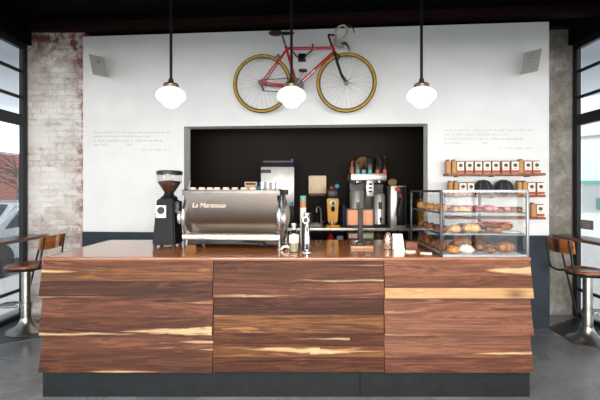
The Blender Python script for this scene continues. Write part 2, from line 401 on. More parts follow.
# colour families
CA = ('4f2f22', '74493a', '95674f'); CB = ('3c2219', '5e3828', '7d5038'); CC = ('6b4030', '8d5a43', 'ad7a5c'); CDk = ('35201a', '513024', '6c4634'); CE = ('5a3827', '80563c', 'a07452')
SAPW = ('a47a52', 'bf9468', 'd3ad80')
def deep(h, g, sat=1.2):
    c = lin(h)[:3]; c = [x*g for x in c]; mn = sum(c)/3
    c = [max(0, mn+(x-mn)*sat) for x in c]
    c = [(12.92*x if x <= .0031308 else 1.055*x**(1/2.4)-.055) for x in c]
    return ''.join('%02x' % max(0, min(255, round(x*255))) for x in c)
CA, CB, CDk, CE = [tuple(deep(h, g) for h, g in zip(f_, (.28, .46, .68))) for f_ in (CA, CB, CDk, CE)]
CC = tuple(deep(h, g, 1.02) for h, g in zip(CC, (.36, .48, .62)))
SAPW = tuple(deep(h, .7, 1.0) for h in SAPW)
planks = {
 'left': (40, 212.3, [
   [(261.6, 269, CA, []), (269, 281.5, CE, [(75, 39, 272, 2.6, 0)]), (281.5, 298, CDk, [(130, 39, 296.5, 1.2, 0)])],
   [(298.5, 318, CA, [(160, 211, 304, .9, 2)]), (318, 335, CB, [(120, 212, 331, 4.5, 2), (140, 40, 333.5, 2.2, 3)])],
   [(335.5, 352, CA, [(176, 213, 343, 2, 0), (196, 213, 350.3, 1.3, 0)]), (352, 372, CB, [(85, 110, 371, 1.6, 0), (160, 110, 371, 1.6, 0)])]]),
 'middle': (212.8, 384.4, [
   [(261.6, 284, CB, [(285, 384, 281, 1.6, 3), (345, 384, 266, 1.0, 1)]), (284, 298, CA, [(212, 245, 296.3, 1.8, 1), (292, 244, 296, 1.6, 2), (292, 384, 283.6, 1.0, 0)])],
   [(298.5, 316, CDk, []), (316, 334, CE, [(235, 212, 317, .8, 0)]), (334, 347, CB, [(292, 384, 342.5, .0, 3), (292, 350, 339.5, 1.6, 4)]), (347, 357.5, CE, [(238, 320, 350, 3.2, 4), (384, 310, 352, 3.2, 3)]), (357.5, 372, CB, [])]]),
 'right': (384.9, 532.5, [
   [(261.6, 276.5, CC, [(486, 535, 271, 4.5, 2)]), (276.5, 288, CA, []), (288, 298, SAPW, [])],
   [(298.5, 319, CC, [(480, 535, 320.5, 2.0, 2)]), (319, 335, CC, [(432, 384, 334.6, 1.4, 1)])],
   [(335.5, 356, CC, [(470, 535, 354.2, 2.4, 2)]), (356, 372, CA, [])]]),
}
sd = 1
for sec, (pa, pb, rows) in planks.items():
    for ri, row in enumerate(rows):
        xa, xb = xl(pa), xl(pb)
        ytop, ybot = row[0][0], row[-1][1]; zA, zB = zl(ytop), zl(ybot)
        out = .048 if sec != 'middle' else .035
        flare = {'left': (-.006, 0), 'right': (0, .004), 'middle': (0, 0)}[sec]
        m = MB(); mats = []
        for pi_, (ya, yb, fam, saps) in enumerate(row):
            za, zb = zl(ya), zl(yb)
            fa, fb = (zA-za)/(zA-zB), (zA-zb)/(zA-zB)
            ja, jb = .004-out*fa, .004-out*fb     # local y of the front face
            gap = .0012
            la, lb = xa+flare[0]*fa, xa+flare[0]*fb; ra, rb = xb+flare[1]*fa, xb+flare[1]*fb
            m.hexa([(lb, jb, zb+gap), (rb, jb, zb+gap), (rb, jb+.03, zb+gap), (lb, jb+.03, zb+gap),
                    (la, ja, za), (ra, ja, za), (ra, ja+.03, za), (la, ja+.03, za)], pi_)
            sp = [(xl(a), xl(b), zl(c), h*3.045/400, wv*3.045/400) for (a, b, c, h, wv) in saps if h > 0]
            kn = []
            if sec == 'right' and ri == 0 and pi_ == 2: kn = [(xl(515), zl(294), .05)]
            if sec == 'left' and ri == 0 and pi_ == 2: kn = [(xl(62), zl(287), .035), (xl(85), zl(286), .04)]
            mats.append(wood('walnut_board', *fam, seed=sd*1.37, rough=.55, saps=sp, knots=kn, coat=0, spec=.18, sapc='bb9a74')); sd += 1
        # cleat behind the course
        m.build('cladding_panel', mats, cnt, smooth=0)
M_SLATE = None
def slate():
    k = N('black_slate'); n1 = k.noise(k.coord(), 9, 6, .7); n2 = k.noise(k.coord(), 60, 4, .7)
    return k.bsdf(k.ramp(n1, [(.35, lin('0a0d0f')), (.65, lin('12171b'))]), .6, bump=n2, bstr=.5, bdist=.006, Specular_IOR_Level=.3)
M_SLATE = slate()
M_CARC = mat('dark_carcass', '2a201b', .6)
m = MB(); m.box((.0, .56, .63), (CW-.03, 1.02, .82)); m.build('carcass', M_CARC, cnt)
xs = X(360, D)-CX
m = MB(); m.box(((-CW/2+.01+xs)/2, .50, .11), (xs+CW/2-.01-.004, 1.0, .22)); m.build('plinth_panel', M_SLATE, cnt)
m = MB(); m.box(((CW/2-.01+xs)/2, .50, .11), (CW/2-.01-xs-.004, 1.0, .22)); m.build('plinth_panel', M_SLATE, cnt)
def sideboards(sgn, nm):
    for zA, zB in ((1.044, .768), (.766, .488), (.485, .21)):
        m = MB(); x0 = sgn*(CW/2-.012)
        m.hexa([(x0+sgn*.02, .0, zB), (x0+sgn*.02, 1.09, zB), (x0, 1.09, zB), (x0, .0, zB), (x0+sgn*.004, .0, zA), (x0+sgn*.004, 1.09, zA), (x0-sgn*.01, 1.09, zA), (x0-sgn*.01, .0, zA)])
        m.build('cladding_panel', wood('walnut_board', *CA, seed=zA*9+sgn, axis='y'), cnt, smooth=0)
sideboards(-1, 'l'); sideboards(1, 'r')
ct = thing('countertop', 'polished reddish wooden countertop running the whole length of the counter', 'countertop', (CX, D, CT))
M_TOP = wood('polished_counter_wood', 'a05a2e', 'c87845', 'dca072', 31, .2, coat=.6)
M_EDGE = wood('counter_edge_wood', '6c3f24', '8c5634', 'aa7450', 37, .3, coat=.4)
MB().box((0, .565, -.012), (CW-.06, 1.06, .024)).build('tabletop', M_TOP, ct, smooth=0)
MB().box((0, .018, -.012), (CW, .036, .024), bev=.003).build('edge_strip', M_EDGE, ct)
MB().box((-CW/2+.016, .565, -.012), (.032, 1.06, .024), bev=.003).build('edge_strip', M_EDGE, ct)
MB().box((CW/2-.016, .565, -.012), (.032, 1.06, .024), bev=.003).build('edge_strip', M_EDGE, ct)

# ------------------------------------------------------------------ window shelves and stools
M_SHELFW = wood('bar_shelf_wood', '4a2c20', '6a4433', '8d6650', 41, .3, axis='y')
for side, lab in ((-1, 'narrow dark wooden bar shelf along the left window wall'), (1, 'narrow reddish wooden bar shelf along the right window wall')):
    t = thing('window_bar_shelf', lab, 'shelf', (side*(XS-.05), 3.4, 1.035))
    MB().box((-side*.135, 0, -.018), (.27, 3.2, .036), bev=.004).build('shelf_board', M_SHELFW, t)
    for yy in (1.52, -1.4):
        MB().tube([(-side*.25, yy, -.036), (-side*.02, yy, -1.0)], .012, 8).build('brace', M_BLKM, t)
M_SEAT = wood('stool_seat_wood', '5a2f1d', '8b4f31', 'b0734c', 51, .3)
M_BACKW = wood('stool_back_wood', '6b3a1c', '9a5a2c', 'b87a42', 55, .35, axis='y')
M_BASE = mat('worn_steel', 'b3b0ab', .32, 1, var=.2, scale=8)
def stool(label, loc, rot):
    t = thing('bar_stool', label, 'stool', loc, rot, 'pedestal stools at the window bars')
    MB().lathe([(.0, 0), (.195, 0), (.2, .012), (.19, .025), (.13, .05), (.085, .085), (.06, .13), (.055, .16), (0, .16)], seg=32).build('base', M_BASE, t)
    MB().lathe([(.05, .15), (.05, .3), (.056, .305), (.056, .325), (.045, .33), (.045, .69), (.07, .70), (.07, .712), (0, .712)], seg=24).build('column', M_BASE, t)
    m = MB(); m.lathe([(.058, .28), (.058, .33)], seg=24)
    pts = [(.05, -.07, .3), (.2, -.10, .3), (.27, -.06, .3), (.28, 0, .3), (.27, .06, .3), (.2, .10, .3), (.05, .07, .3)]
    m.tube(pts, .013, 10); m.box((.19, 0, .302), (.12, .16, .012), bev=.004)
    m.build('footrest', M_BASE, t)
    m = MB(); seg = 40; top = []; bot = []
    prof = [(.0, .742), (.06, .739), (.12, .742), (.17, .752), (.19, .752), (.2, .744), (.2, .728), (.19, .72), (0, .72)]
    def sq(v): return Vector((v.x*1.0, v.y*1.02, v.z+.01*((v.y/.2)**2)))
    m.lathe(prof, seg=seg)
    for v in m.b.verts: v.co = sq(v.co)
    m.build('seat', M_SEAT, t)
    m = MB()
    ring = [(.195*cos(a)+.0, .2*sin(a), .715) for a in [2*pi*i/28 for i in range(28)]]
    m.tube(ring, .011, 8, closed=True); m.box((0, 0, .714), (.36, .05, .01)); m.box((0, 0, .714), (.05, .36, .01))
    m.build('seat_frame', M_BLKM, t)
    for s in (-1, 1):
        m = MB(); m.tube([(-.05, s*.17, .712), (-.2, s*.185, .718), (-.265, s*.19, .75), (-.285, s*.19, .82), (-.30, s*.19, .95), (-.32, s*.185, 1.08)], .011, 8)
        m.build('back_frame', M_BLKM, t)
    m = MB(); n = 12
    for i in range(n):
        a0, a1 = -1+2*i/n, -1+2*(i+1)/n
        def q(a, z, o):
            x = -.335+.045*a*a+o-(z-.94)*.1; hh = .012*(abs(a)**6)
            return Vector((x, a*.215, z+(hh if z < 1.0 else -hh)))
        m.hexa([q(a0, .94, 0), q(a1, .94, 0), q(a1, .94, .018), q(a0, .94, .018), q(a0, 1.085, 0), q(a1, 1.085, 0), q(a1, 1.085, .018), q(a0, 1.085, .018)])
    bmesh.ops.remove_doubles(m.b, verts=list(m.b.verts), dist=.0005)
    m.build('backrest', M_BACKW, t)
stool('steel pedestal stool with curved wooden back beside the right window', (3.02, 4.2, 0), 0)
stool('steel pedestal stool with curved wooden back beside the left window', (-3.08, 4.5, 0), pi)
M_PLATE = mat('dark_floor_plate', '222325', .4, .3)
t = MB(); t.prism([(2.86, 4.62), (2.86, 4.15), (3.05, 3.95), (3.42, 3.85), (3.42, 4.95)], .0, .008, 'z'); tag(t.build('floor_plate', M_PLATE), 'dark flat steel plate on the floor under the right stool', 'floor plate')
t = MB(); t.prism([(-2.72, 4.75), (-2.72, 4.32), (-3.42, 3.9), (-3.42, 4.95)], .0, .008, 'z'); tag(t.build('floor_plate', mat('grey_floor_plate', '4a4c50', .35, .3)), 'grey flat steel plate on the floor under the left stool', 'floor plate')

# ------------------------------------------------------------------ pendants
M_OPAL = emis('opal_lamp_glass', 'fff6e8', 1.6)
M_BRASS = mat('aged_brass', '7a6a55', .35, 1, var=.15)
def pendant(label, px):
    d = 3.5; t = thing('pendant_lamp', label, 'lamp', (X(px, d), d, 2.392), 0, 'schoolhouse pendants over the counter')
    s = MB().lathe([(0, -.105), (.035, -.102), (.06, -.092), (.073, -.075), (.085, -.056), (.1, -.042), (.12, -.027), (.132, -.006), (.134, .016), (.124, .044), (.1, .068), (.075, .084), (.056, .094), (.05, .1)], seg=32); [setattr(v, 'co', Vector((v.co.x*.94, v.co.y*.94, v.co.z*.9+.012))) for v in s.b.verts]; s.build('lamp_shade', M_OPAL, t)
    MB().lathe([(.058, .09), (.064, .095), (.066, .118), (.058, .128), (.026, .134), (.02, .17), (0, .17)], seg=24).build('fitter', M_BRASS, t)
    MB().cyl((0, 0, .165), (0, 0, CEIL-2.392), .0125, 12).build('stem', M_BLKM, t)
    MB().lathe([(.06, CEIL-2.392-.03), (.06, CEIL-2.392)], seg=24).build('canopy', M_BLKM, t)
pendant('opal glass pendant lamp on the left, over the coffee grinder', 171)
pendant('opal glass pendant lamp in the middle, in front of the red bicycle', 291.5)
pendant('opal glass pendant lamp on the right, right of the bicycle', 421.5)

# ------------------------------------------------------------------ wall speakers and wall lettering
M_SPK = mat('grey_speaker_cloth', '8d8983', .8, var=.1, scale=80); M_SPKW = mat('white_speaker_box', 'dcdad6', .6)
def speaker(label, px, py, yaw):
    off = .20; u, z, d = WP(px, py, off)
    t = thing('wall_speaker', label, 'speaker', WW(u, off, z), TH+yaw, 'speakers on the white wall'); t.rotation_euler = (R(9), 0, TH+yaw); sgn = 1 if yaw > 0 else -1
    def shear(m_):
        for v in m_.b.verts: v.co.x -= sgn*.12*v.co.z; v.co.z -= sgn*.15*v.co.x
        return m_
    m = MB(); m.hexa([(-.09, -.0, -.118), (.09, 0, -.118), (.06, .1, -.11), (-.06, .1, -.11), (-.09, -.02, .118), (.09, -.02, .118), (.06, .08, .118), (-.06, .08, .118)])
    shear(m).build('cabinet', M_SPKW, t)
    m = MB(); m.hexa([(-.086, -.008, -.114), (.086, -.008, -.114), (.086, .0, -.114), (-.086, .0, -.114), (-.086, -.028, .114), (.086, -.028, .114), (.086, -.018, .114), (-.086, -.018, .114)])
    g = shear(m).build('grille', M_SPK, t)
    MB().box((0, -.034, .05), (.026, .006, .03)).build('badge', M_BLK, t)
    MB().box((0, -.0375, .05), (.012, .004, .016)).build('badge_mark', M_PAPER, t)
    a = Vector((0, .11, 0)); wpt = Matrix.Rotation(-R(9), 3, 'X') @ (Matrix.Rotation(-yaw, 3, 'Z') @ Vector((0, .2, 0)))
    MB().tube([(0, .1, 0), tuple(wpt)], .018, 10).build('bracket', M_SPKW, t)
speaker('tilted grey loudspeaker high on the left of the white wall', 99, 66, R(14))
speaker('tilted grey loudspeaker high on the right of the white wall', 530.5, 62, R(-14))
def wall_text(label, lines):
    u, z, d = WP(lines[0][0], lines[0][2])
    root = thing('wall_lettering', label, 'lettering', WW(u, 0, z), TH); rnd = random.Random(5)
    for (xa, xb, py, h) in lines:
        t = MB()
        ua, zc, _ = WP(xa, py); ub, zc2, _ = WP(xb, py)
        p = ua
        while p < ub:
            n = rnd.randint(2, 9)
            for k_ in range(n):
                if p > ub: break
                hh = h*rnd.choice((.6, .6, .6, 1)); zz = zc+(zc2-zc)*(p-ua)/(ub-ua)
                kind = rnd.randint(0, 2)
                t.box((p-u, -.002, zz-z-(h-hh)/2), (.004, .002, hh))
                if kind: t.box((p-u+.006, -.002, zz-z-(h-hh)/2+(hh/2-.002)*(1 if kind == 1 else -1)), (.01, .002, .004))
                p += .0175
            p += .016
        t.build('text_line', M_GREYPRINT, root, smooth=0)
wall_text('faint grey lines of lettering on the white wall left of the opening', [(94.5, 170, 132.2, .026), (94.5, 149, 136.2, .026), (94.5, 163, 140.5, .026), (94.5, 109, 144.6, .026), (127, 132, 144.6, .022), (142, 170, 149.7, .022)])
wall_text('faint grey lines of lettering on the white wall above the coffee bag shelves', [(444, 532, 130, .024), (444, 507, 134.3, .024), (444, 524, 138.6, .024), (444, 461, 143, .024), (482, 487, 143, .02), (500, 532, 148, .02)])

# ------------------------------------------------------------------ bicycle
OFF = .24
ub, zb_, db = WP(305, 83, OFF)
bike = thing('road_bicycle', 'red vintage road bicycle with yellow tyres hung high on the wall', 'bicycle', WW(ub, OFF, zb_), TH)
def B(px, py, y=0): u, z, d = WP(px, py, OFF); return Vector((u-ub, y, z-zb_))
def B2(px, py, y): u, z, d = WP(px, py, OFF-y); return Vector((u-ub, y, z-zb_))
M_RED2 = mat('red_frame_paint', 'a8222c', .25, var=.06, Coat_Weight=.5)
M_TYRE = mat('yellow_gumwall', 'b58a28', .6, var=.12, scale=30); M_TREAD = mat('dark_tyre_tread', '2e2a24', .8)
M_RIM = mat('grey_rim', '4a4845', .4, .6); M_DCHR = mat('dull_alloy', '9a9894', .3, 1); M_TAPE = mat('grey_bar_tape', 'a9a295', .7)
seat_top = B(285.8, 46.5); bb = B(297, 86.5); hd_t = B(331.3, 44.5); hd_b = B(334.8, 54.5); rax = B(262, 83.6); fax = B(346.3, 82.6)
m = MB()
m.tube([B(286.5, 48.5), B(331.8, 48)], .0165, 10); m.tube([B(333.8, 52), bb], .018, 10); m.tube([seat_top, bb], .0165, 10); m.tube([hd_t, hd_b], .021, 12)
for s in (-1, 1):
    m.tube([B(286.6, 49.5, s*.012), B(275, 66, s*.04), rax+Vector((0, s*.06, 0))], .009, 8)
    m.tube([bb+Vector((-.03, s*.03, 0)), rax+Vector((0, s*.06, 0))], .011, 8)
m.tube([bb+Vector((0, -.036, 0)), bb+Vector((0, .036, 0))], .024, 14)
m.build('frame', M_RED2, bike)
m = MB()
for s in (-1, 1): m.tube([hd_b+Vector((0, s*.03, 0)), B(337, 62, s*.045), B(341.5, 75, s*.05), fax+Vector((0, s*.05, 0))], [.013, .012, .01, .008], 8)
m.box(hd_b, (.05, .09, .03), bev=.008); m.build('fork', M_BLKM, bike)
def wheel(c, r):
    wroot = MB()
    pts = [c+Vector((r*cos(a), 0, r*sin(a))) for a in [2*pi*i/56 for i in range(56)]]
    wroot.tube(pts, .0145, 10, closed=True); ty = wroot.build('tyre', M_TYRE, bike)
    m = MB(); m.tube([c+(p-c)*(1+.0095/r) for p in pts], .0105, 8, closed=True); m.build('tread', M_TREAD, ty)
    m = MB(); m.tube([c+(p-c)*((r-.019)/r) for p in pts], .0085, 8, closed=True); m.build('rim', M_RIM, bike)
    m = MB()
    for i in range(28):
        a = 2*pi*i/28; s = 1 if i % 2 else -1; a2 = a+.5*(1 if (i//2) % 2 else -1)
        m.tube([c+Vector((.02*cos(a2), s*.028, .02*sin(a2))), c+Vector(((r-.022)*cos(a), 0, (r-.022)*sin(a)))], .0011, 4)
    m.build('spokes', M_DCHR, bike)
    m = MB(); m.tube([c+Vector((0, -.05, 0)), c+Vector((0, .05, 0))], .014, 12); m.tube([c+Vector((0, -.032, 0)), c+Vector((0, -.026, 0))], .024, 14); m.tube([c+Vector((0, .026, 0)), c+Vector((0, .032, 0))], .024, 14)
    m.build('hub', M_DCHR, bike)
rr = (B(291.5, 84)-B(233.5, 84)).length/2-.018
wheel(rax, rr); wheel(fax, rr*1.005)
m = MB()
for a, b_, wd, h in ((271.5, 277, .065, .02), (277, 284, .055, .02), (284, 290.5, .02, .017)): pass
sp = B(281, 33)
m.ball(sp+Vector((-.06, 0, 0)), (.085, .07, .028), 16); m.ball(sp+Vector((.05, 0, -.005)), (.11, .022, .02), 16); m.build('saddle', M_BLK, bike)
MB().tube([sp+Vector((.01, 0, -.02)), seat_top], .0125, 10).build('seat_post', M_DCHR, bike)
m = MB()
st0 = B(328.2, 34.5); m.tube([hd_t, B(329.5, 39), st0], .012, 10); m.tube([st0, B(336, 35.5)], .011, 10); clamp = B(336, 35.5); m.build('stem', M_BLKM, bike)
m = MB()
m.tube([clamp+Vector((0, -.2, 0)), clamp+Vector((0, .2, 0))], .0125, 10)
m.tube([B2(336, 36, -.2), B2(336.3, 31, -.2), B2(339, 26.5, -.2), B2(344, 25, -.2), B2(347.6, 28.5, -.2), B2(347, 34, -.2), B2(343, 38.5, -.2), B2(338.5, 41.5, -.2)], .0135, 10)
m.tube([B2(336, 37, .2), B2(334, 40, .2), B2(335, 45, .2), B2(339, 48.5, .2), B2(343, 47, .2), B2(343.5, 44, .2), B2(340, 42, .2)], .0135, 10)
m.build('handlebar', M_TAPE, bike)
m = MB(); m.tube([B2(346, 26, -.2), B2(349.5, 25.5, -.2), B2(353, 28, -.2), B2(354.5, 33, -.2)], [.016, .013, .008, .005], 8); m.build('brake_lever', M_BLK, bike)
m = MB(); m.tube([B2(342, 44.5, .2), B2(345.5, 43, .2), B2(348, 46, .2), B2(349.5, 51, .2)], [.018, .016, .01, .006], 8); m.build('brake_lever', M_BLK, bike)
m = MB(); o = Vector((0, -.05, 0))
m.tube([bb+o, bb+o+Vector((0, -.008, 0))], .085, 28); m.build('chainring', M_DCHR, bike)
for s, a in ((-1, R(62)), (1, R(242))):
    o = Vector((0, s*.07, 0)); tip = bb+o+Vector((.165*cos(a), 0, .165*sin(a)))
    m = MB(); m.tube([bb+o, tip], .009, 8); cra = m.build('crank_arm', M_DCHR, bike)
    m = MB(); m.box(tip+Vector((0, s*.05, 0)), (.09, .07, .02), bev=.004); m.build('pedal', M_BLKM, bike)
m = MB(); o = Vector((0, -.055, 0))
m.tube([rax+o+Vector((0, 0, .03)), bb+o+Vector((0, 0, .083))], .0045, 6); m.tube([B(264, 92)+o, bb+o+Vector((0, 0, -.083))], .0045, 6); m.build('chain', M_BLKM, bike)
m = MB(); m.tube([rax+o, B(262, 87)+o, B(264, 92)+o], [.014, .012, .018], 8); m.tube([rax+Vector((0, -.045, 0)), rax+Vector((0, -.06, 0))], .036, 16); m.build('derailleur', M_DCHR, bike)
m = MB()
m.tube([B(276, 58, -.03), B(279, 55, -.03), B(279, 60, .03)], .008, 6); m.build('brake_caliper', M_BLKM, bike)
m = MB(); m.tube([B(336, 55, -.03), B(340, 57, -.03), B(338, 59, .03)], .009, 6); m.build('brake_caliper', M_BLKM, bike)
# wall hook
uh, zh, dh = WP(302, 58, 0)
hk = thing('bicycle_hook', 'black two-armed bracket on the wall holding the bicycle top tube', 'bracket', WW(uh, 0, zh), TH)
MB().box((0, -.01, 0), (.09, .02, .1), bev=.004).build('wall_plate', M_BLKM, hk)
for s in (-1, 1):
    tb = B(302+s*10, 48)+Vector((ub-uh, -OFF, zb_-zh))
    m = MB(); m.tube([(s*.03, -.02, -.01), (s*.06, -.15, -.02), (tb.x, tb.y+.0, tb.z-.028), (tb.x+s*.012, tb.y-.03, tb.z+.04)], .009, 8); m.build('arm', M_BLKM, hk)

# ------------------------------------------------------------------ coffee grinder
gr = thing('coffee_grinder', 'black coffee grinder with a glass hopper of beans at the counter left', 'grinder', (-1.217, 3.60, CT))
M_GRIND = mat('dark_grey_casting', '0c0e10', .55, var=.1, Specular_IOR_Level=.22)
m = MB(); m.hexa([(-.118, 0, .02), (.09, 0, .02), (.10, .24, .02), (-.118, .24, .02), (-.085, .03, .44), (.07, .03, .44), (.07, .2, .44), (-.085, .2, .44)])
bmesh.ops.bevel(m.b, geom=list(m.b.edges), offset=.012, segments=2, affect='EDGES'); m.build('body', M_GRIND, gr)
m = MB(); m.box((.08, .10, .36), (.07, .09, .12), bev=.01); m.cyl((.09, .1, .33), (.1, .03, .33), .016); m.build('doser', M_BLK, gr)
for s, q in ((-.1, .03), (.075, .03), (-.1, .21), (.075, .21)): MB().lathe([(.016, 0), (.016, .02)], (s, q, 0), 12).build('foot', M_BLK, gr)
MB().lathe([(.07, .435), (.08, .45), (.05, .47), (.04, .5)], (0, .115, 0), 20).build('collar', M_BLK, gr)
M_HOP = glass('hopper_glass', (.93, .92, .9), .08)
M_BEAN = mat('roasted_beans', '3d2115', .45, var=.5, scale=90, bstr=.8)
MB().lathe([(.04, .49), (.055, .51), (.108, .59), (.112, .665)], (.005, .115, 0), 28, cap=False).build('hopper', M_HOP, gr)
MB().lathe([(0, .495), (.038, .497), (.052, .513), (.096, .58), (.1, .6), (0, .612)], (.005, .115, 0), 28).build('beans', M_BEAN, gr)['kind'] = 'stuff'
MB().lathe([(.116, .66), (.118, .69), (.1, .7), (0, .7)], (.005, .115, 0), 28).build('hopper_lid', M_BLK, gr)
k_ = Matrix.Rotation(-.07, 3, 'X')
lb = MB().box((-.038, .012, .325), (.09, .004, .11), rot=k_).build('label_plate', M_PAPER, gr)
m = MB(); m.lathe([(.034, 0), (.034, .003)], (-.038, .008, .335), 24, M=Matrix.Rotation(pi/2-.07, 4, 'X'))
m.box((-.038, .0065, .285), (.06, .002, .007), rot=k_); m.build('emblem', M_DARKPRINT, lb)

# ------------------------------------------------------------------ espresso machine
em = thing('espresso_machine', 'wide brushed steel espresso machine with oval chrome end panels', 'coffee machine', (-.60, 3.47, CT), R(-5))
def brushed():
    k = N('brushed_steel_panel'); f = k.noise(k.coord('Object', (1, 1, 60)), 20, 3)
    return k.bsdf(k.ramp(f, [(.3, lin('6a625c')), (.7, lin('7c736c'))]), .3, 1, bump=f, bstr=.02)
M_RIMD = mat('dark_chrome', '6a6866', .25, 1); M_BRUSH = brushed(); M_TRAY = mat('tray_steel', '6e6862', .4, .85); M_CHROMES = mat('embossed_chrome', 'd0d2d6', .14, .95, var=.15, scale=22, bstr=.55)
m = MB(); poly = [(.10, .135), (.076, .18), (.05, .24), (.031, .30), (.017, .36), (.007, .42), (.0, .475), (.58, .475), (.58, .135)]
m.prism(poly, -.41, .405, 'x'); m.build('body', M_BRUSH, em)
m = MB(); m.box((0, .29, .487), (.86, .62, .026))
for y in (-.015, .595): m.box((0, y, .5), (.86, .012, .044), bev=.003)
for x in (-.426, .426): m.box((x, .29, .5), (.012, .61, .044), bev=.003)
m.build('cup_tray', M_TRAY, em)
m = MB(); m.box((0, .28, .11), (.86, .6, .045), bev=.006); m.build('drip_tray', mat('pale_steel', 'e4e0d8', .25, .9), em)
m = MB(); m.box((0, .3, .07), (.8, .5, .05)); m.build('underside', M_BLK, em)
for x in (-.41, .42):
    for y in (.05, .52): MB().lathe([(.026, 0), (.026, .015), (.02, .02), (.02, .09)], (x, y, 0), 16).build('foot', M_RIMD, em)
for s in (-1, 1):
    x0 = (.425 if s > 0 else .41)*s
    m = MB(); m.ball((x0, .15, .285), (.052 if s > 0 else .04, .21, .215), 32); sp_ = m.build('end_panel', M_CHROMES, em)
    m = MB(); m.ball((x0+s*.03, .18, .29), (.04, .12, .12), 20); m.ball((x0+s*.045, .0, .28), (.022, .04, .06), 12); m.build('end_boss', M_STEEL, sp_)
    m = MB(); m.ball((x0, .03, .5), (.028, .03, .03), 12); m.cyl((x0, .03, .47), (x0, .03, .51), .014); m.build('valve_knob', M_BLK, em)
lettering('lettering', 'La Marzocco', .058, mat('pale_letter_metal', 'f0dfc9', .25, .6), em, (-.2, .009, .385), (pi/2+.15, 0, 0), .003, .25)
m = MB(); m.tube([(.1, .02, .07), (.28, .0, .065), (.3, .02, .045)], .008, 8); m.build('drain_pipe', M_BLKM, em)
# cups on the machine
M_CUP = mat('pink_white_porcelain', 'e9d6cf', .25, var=.06)
def cup_mesh():
    m = MB(); m.lathe([(.0, .055), (.022, .055), (.024, .052), (.028, .04), (.033, .015), (.036, 0), (.033, 0), (.031, .015), (.026, .045), (0, .048)], seg=18)
    return m
cups = []
c0 = thing('espresso_cup', 'x', 'cup', (0, 0, 0), 0, 'upturned cups on the espresso machine')
cup_mesh().build('cup_body', M_CUP, c0)
MB().tube([(.028, 0, .04), (.048, 0, .04), (.05, 0, .02), (.033, 0, .014)], .004, 6).build('handle', M_CUP, c0)
TOPZ = CT+.5005
cx_ = [(193, .13), (202, .11), (210, .14), (217, .11), (226, .12), (235, .13), (244, .12), (253, .13)]
rz = random.Random(3)
for i, (px, yy) in enumerate(cx_):
    d = 3.47+yy; p = (X(px, d), d, TOPZ)
    lb = '%s pale pink cup from the left, upturned on the espresso machine' % ORD[i]
    if i == 0: c0.location = p; c0['label'] = lb; c0.rotation_euler.z = 1.5; c0.scale = (1.1, 1.1, .78)
    else: dup(c0, p, rz.uniform(1.2, 1.9), lb, (1.1, 1.1, .78))
M_CLEAR = glass('clear_tumbler_glass', (.9, .9, .9), .16)
g0 = None
for i, (px, yy) in enumerate([(262.5, .12), (268, .2), (273.5, .12)]):
    d = 3.47+yy; lb = '%s of three clear tumblers on the right end of the espresso machine' % ['leftmost', 'middle', 'rightmost'][i]
    if g0 is None:
        g0 = tag(MB().lathe([(.0, .0), (.022, 0), (.026, .09), (.0235, .09), (.02, .008), (0, .008)], seg=18).build('tumbler', M_CLEAR, loc=(X(px, d), d, TOPZ)), lb, 'glass', 'tumblers on the espresso machine')
    else: dup(g0, (X(px, d), d, TOPZ), 0, lb)
d = 3.47+.5; bx = thing('cardboard_box', 'small pale brown box with dark band on top of the espresso machine', 'box', (X(251, d), d, TOPZ))
MB().box((0, 0, .05), (.12, .06, .1), bev=.003).build('box_body', mat('tan_card', 'c2a184', .8), bx); MB().box((0, -.031, .08), (.1, .002, .02)).build('print_band', M_DARKPRINT, bx)
tag(MB().ball((0, 0, .03), (.05, .035, .03), 14).build('cloth', mat('teal_cloth', '2b7f9b', .9, bstr=.6, scale=30), loc=(X(259, 3.9), 3.9, TOPZ)), 'crumpled teal cloth on the espresso machine beside the small box', 'cloth')
tag(MB().tube([(0, 0, 0), (.005, 0, .05), (.012, 0, .09), (.02, 0, .1)], .003, 6).build('thermometer_stem', M_STEEL, loc=(X(188.5, 3.62), 3.62, TOPZ)), 'thin upright steel probe on the left end of the espresso machine', 'probe')

# ------------------------------------------------------------------ things on the counter
t = thing('tent_card', 'small dark brown folded card standing under the espresso machine left side', 'card', (X(192.5, 3.4), 3.32, CT))
m = MB(); m.hexa([(-.045, 0, 0), (.05, 0, 0), (.05, .004, 0), (-.045, .004, 0), (-.035, .03, .06), (.04, .03, .06), (.04, .034, .06), (-.035, .034, .06)]); m.hexa([(-.045, .064, 0), (.05, .064, 0), (.05, .068, 0), (-.045, .068, 0), (-.035, .03, .06), (.04, .03, .06), (.04, .034, .06), (-.035, .034, .06)])
m.build('folded_sheet', mat('brown_card', '6b4423', .6), t)
# bottle
t = thing('glass_bottle', 'clear stoppered glass bottle with a pale label beside the chrome tap', 'bottle', (X(294, 3.37), 3.37, CT))
MB().lathe([(0, 0), (.038, 0), (.041, .006), (.041, .15), (.036, .17), (.018, .19), (.016, .215), (.019, .22)], seg=24, cap=False).build('bottle_body', glass('bottle_glass', (.82, .86, .84), .2), t)
MB().lathe([(.0425, .075), (.0425, .145)], seg=24, cap=False).build('paper_label', mat('cream_label', 'd9cfc0', .7, var=.2, scale=60), t)
MB().lathe([(0, .005), (.037, .005), (.037, .07), (0, .07)], seg=20).build('contents', mat('pale_green_contents', 'a8a583', .4, var=.35, scale=70), t)
MB().lathe([(.016, .205), (.022, .222), (.022, .24), (0, .243)], seg=16).build('stopper', M_STEEL, t)
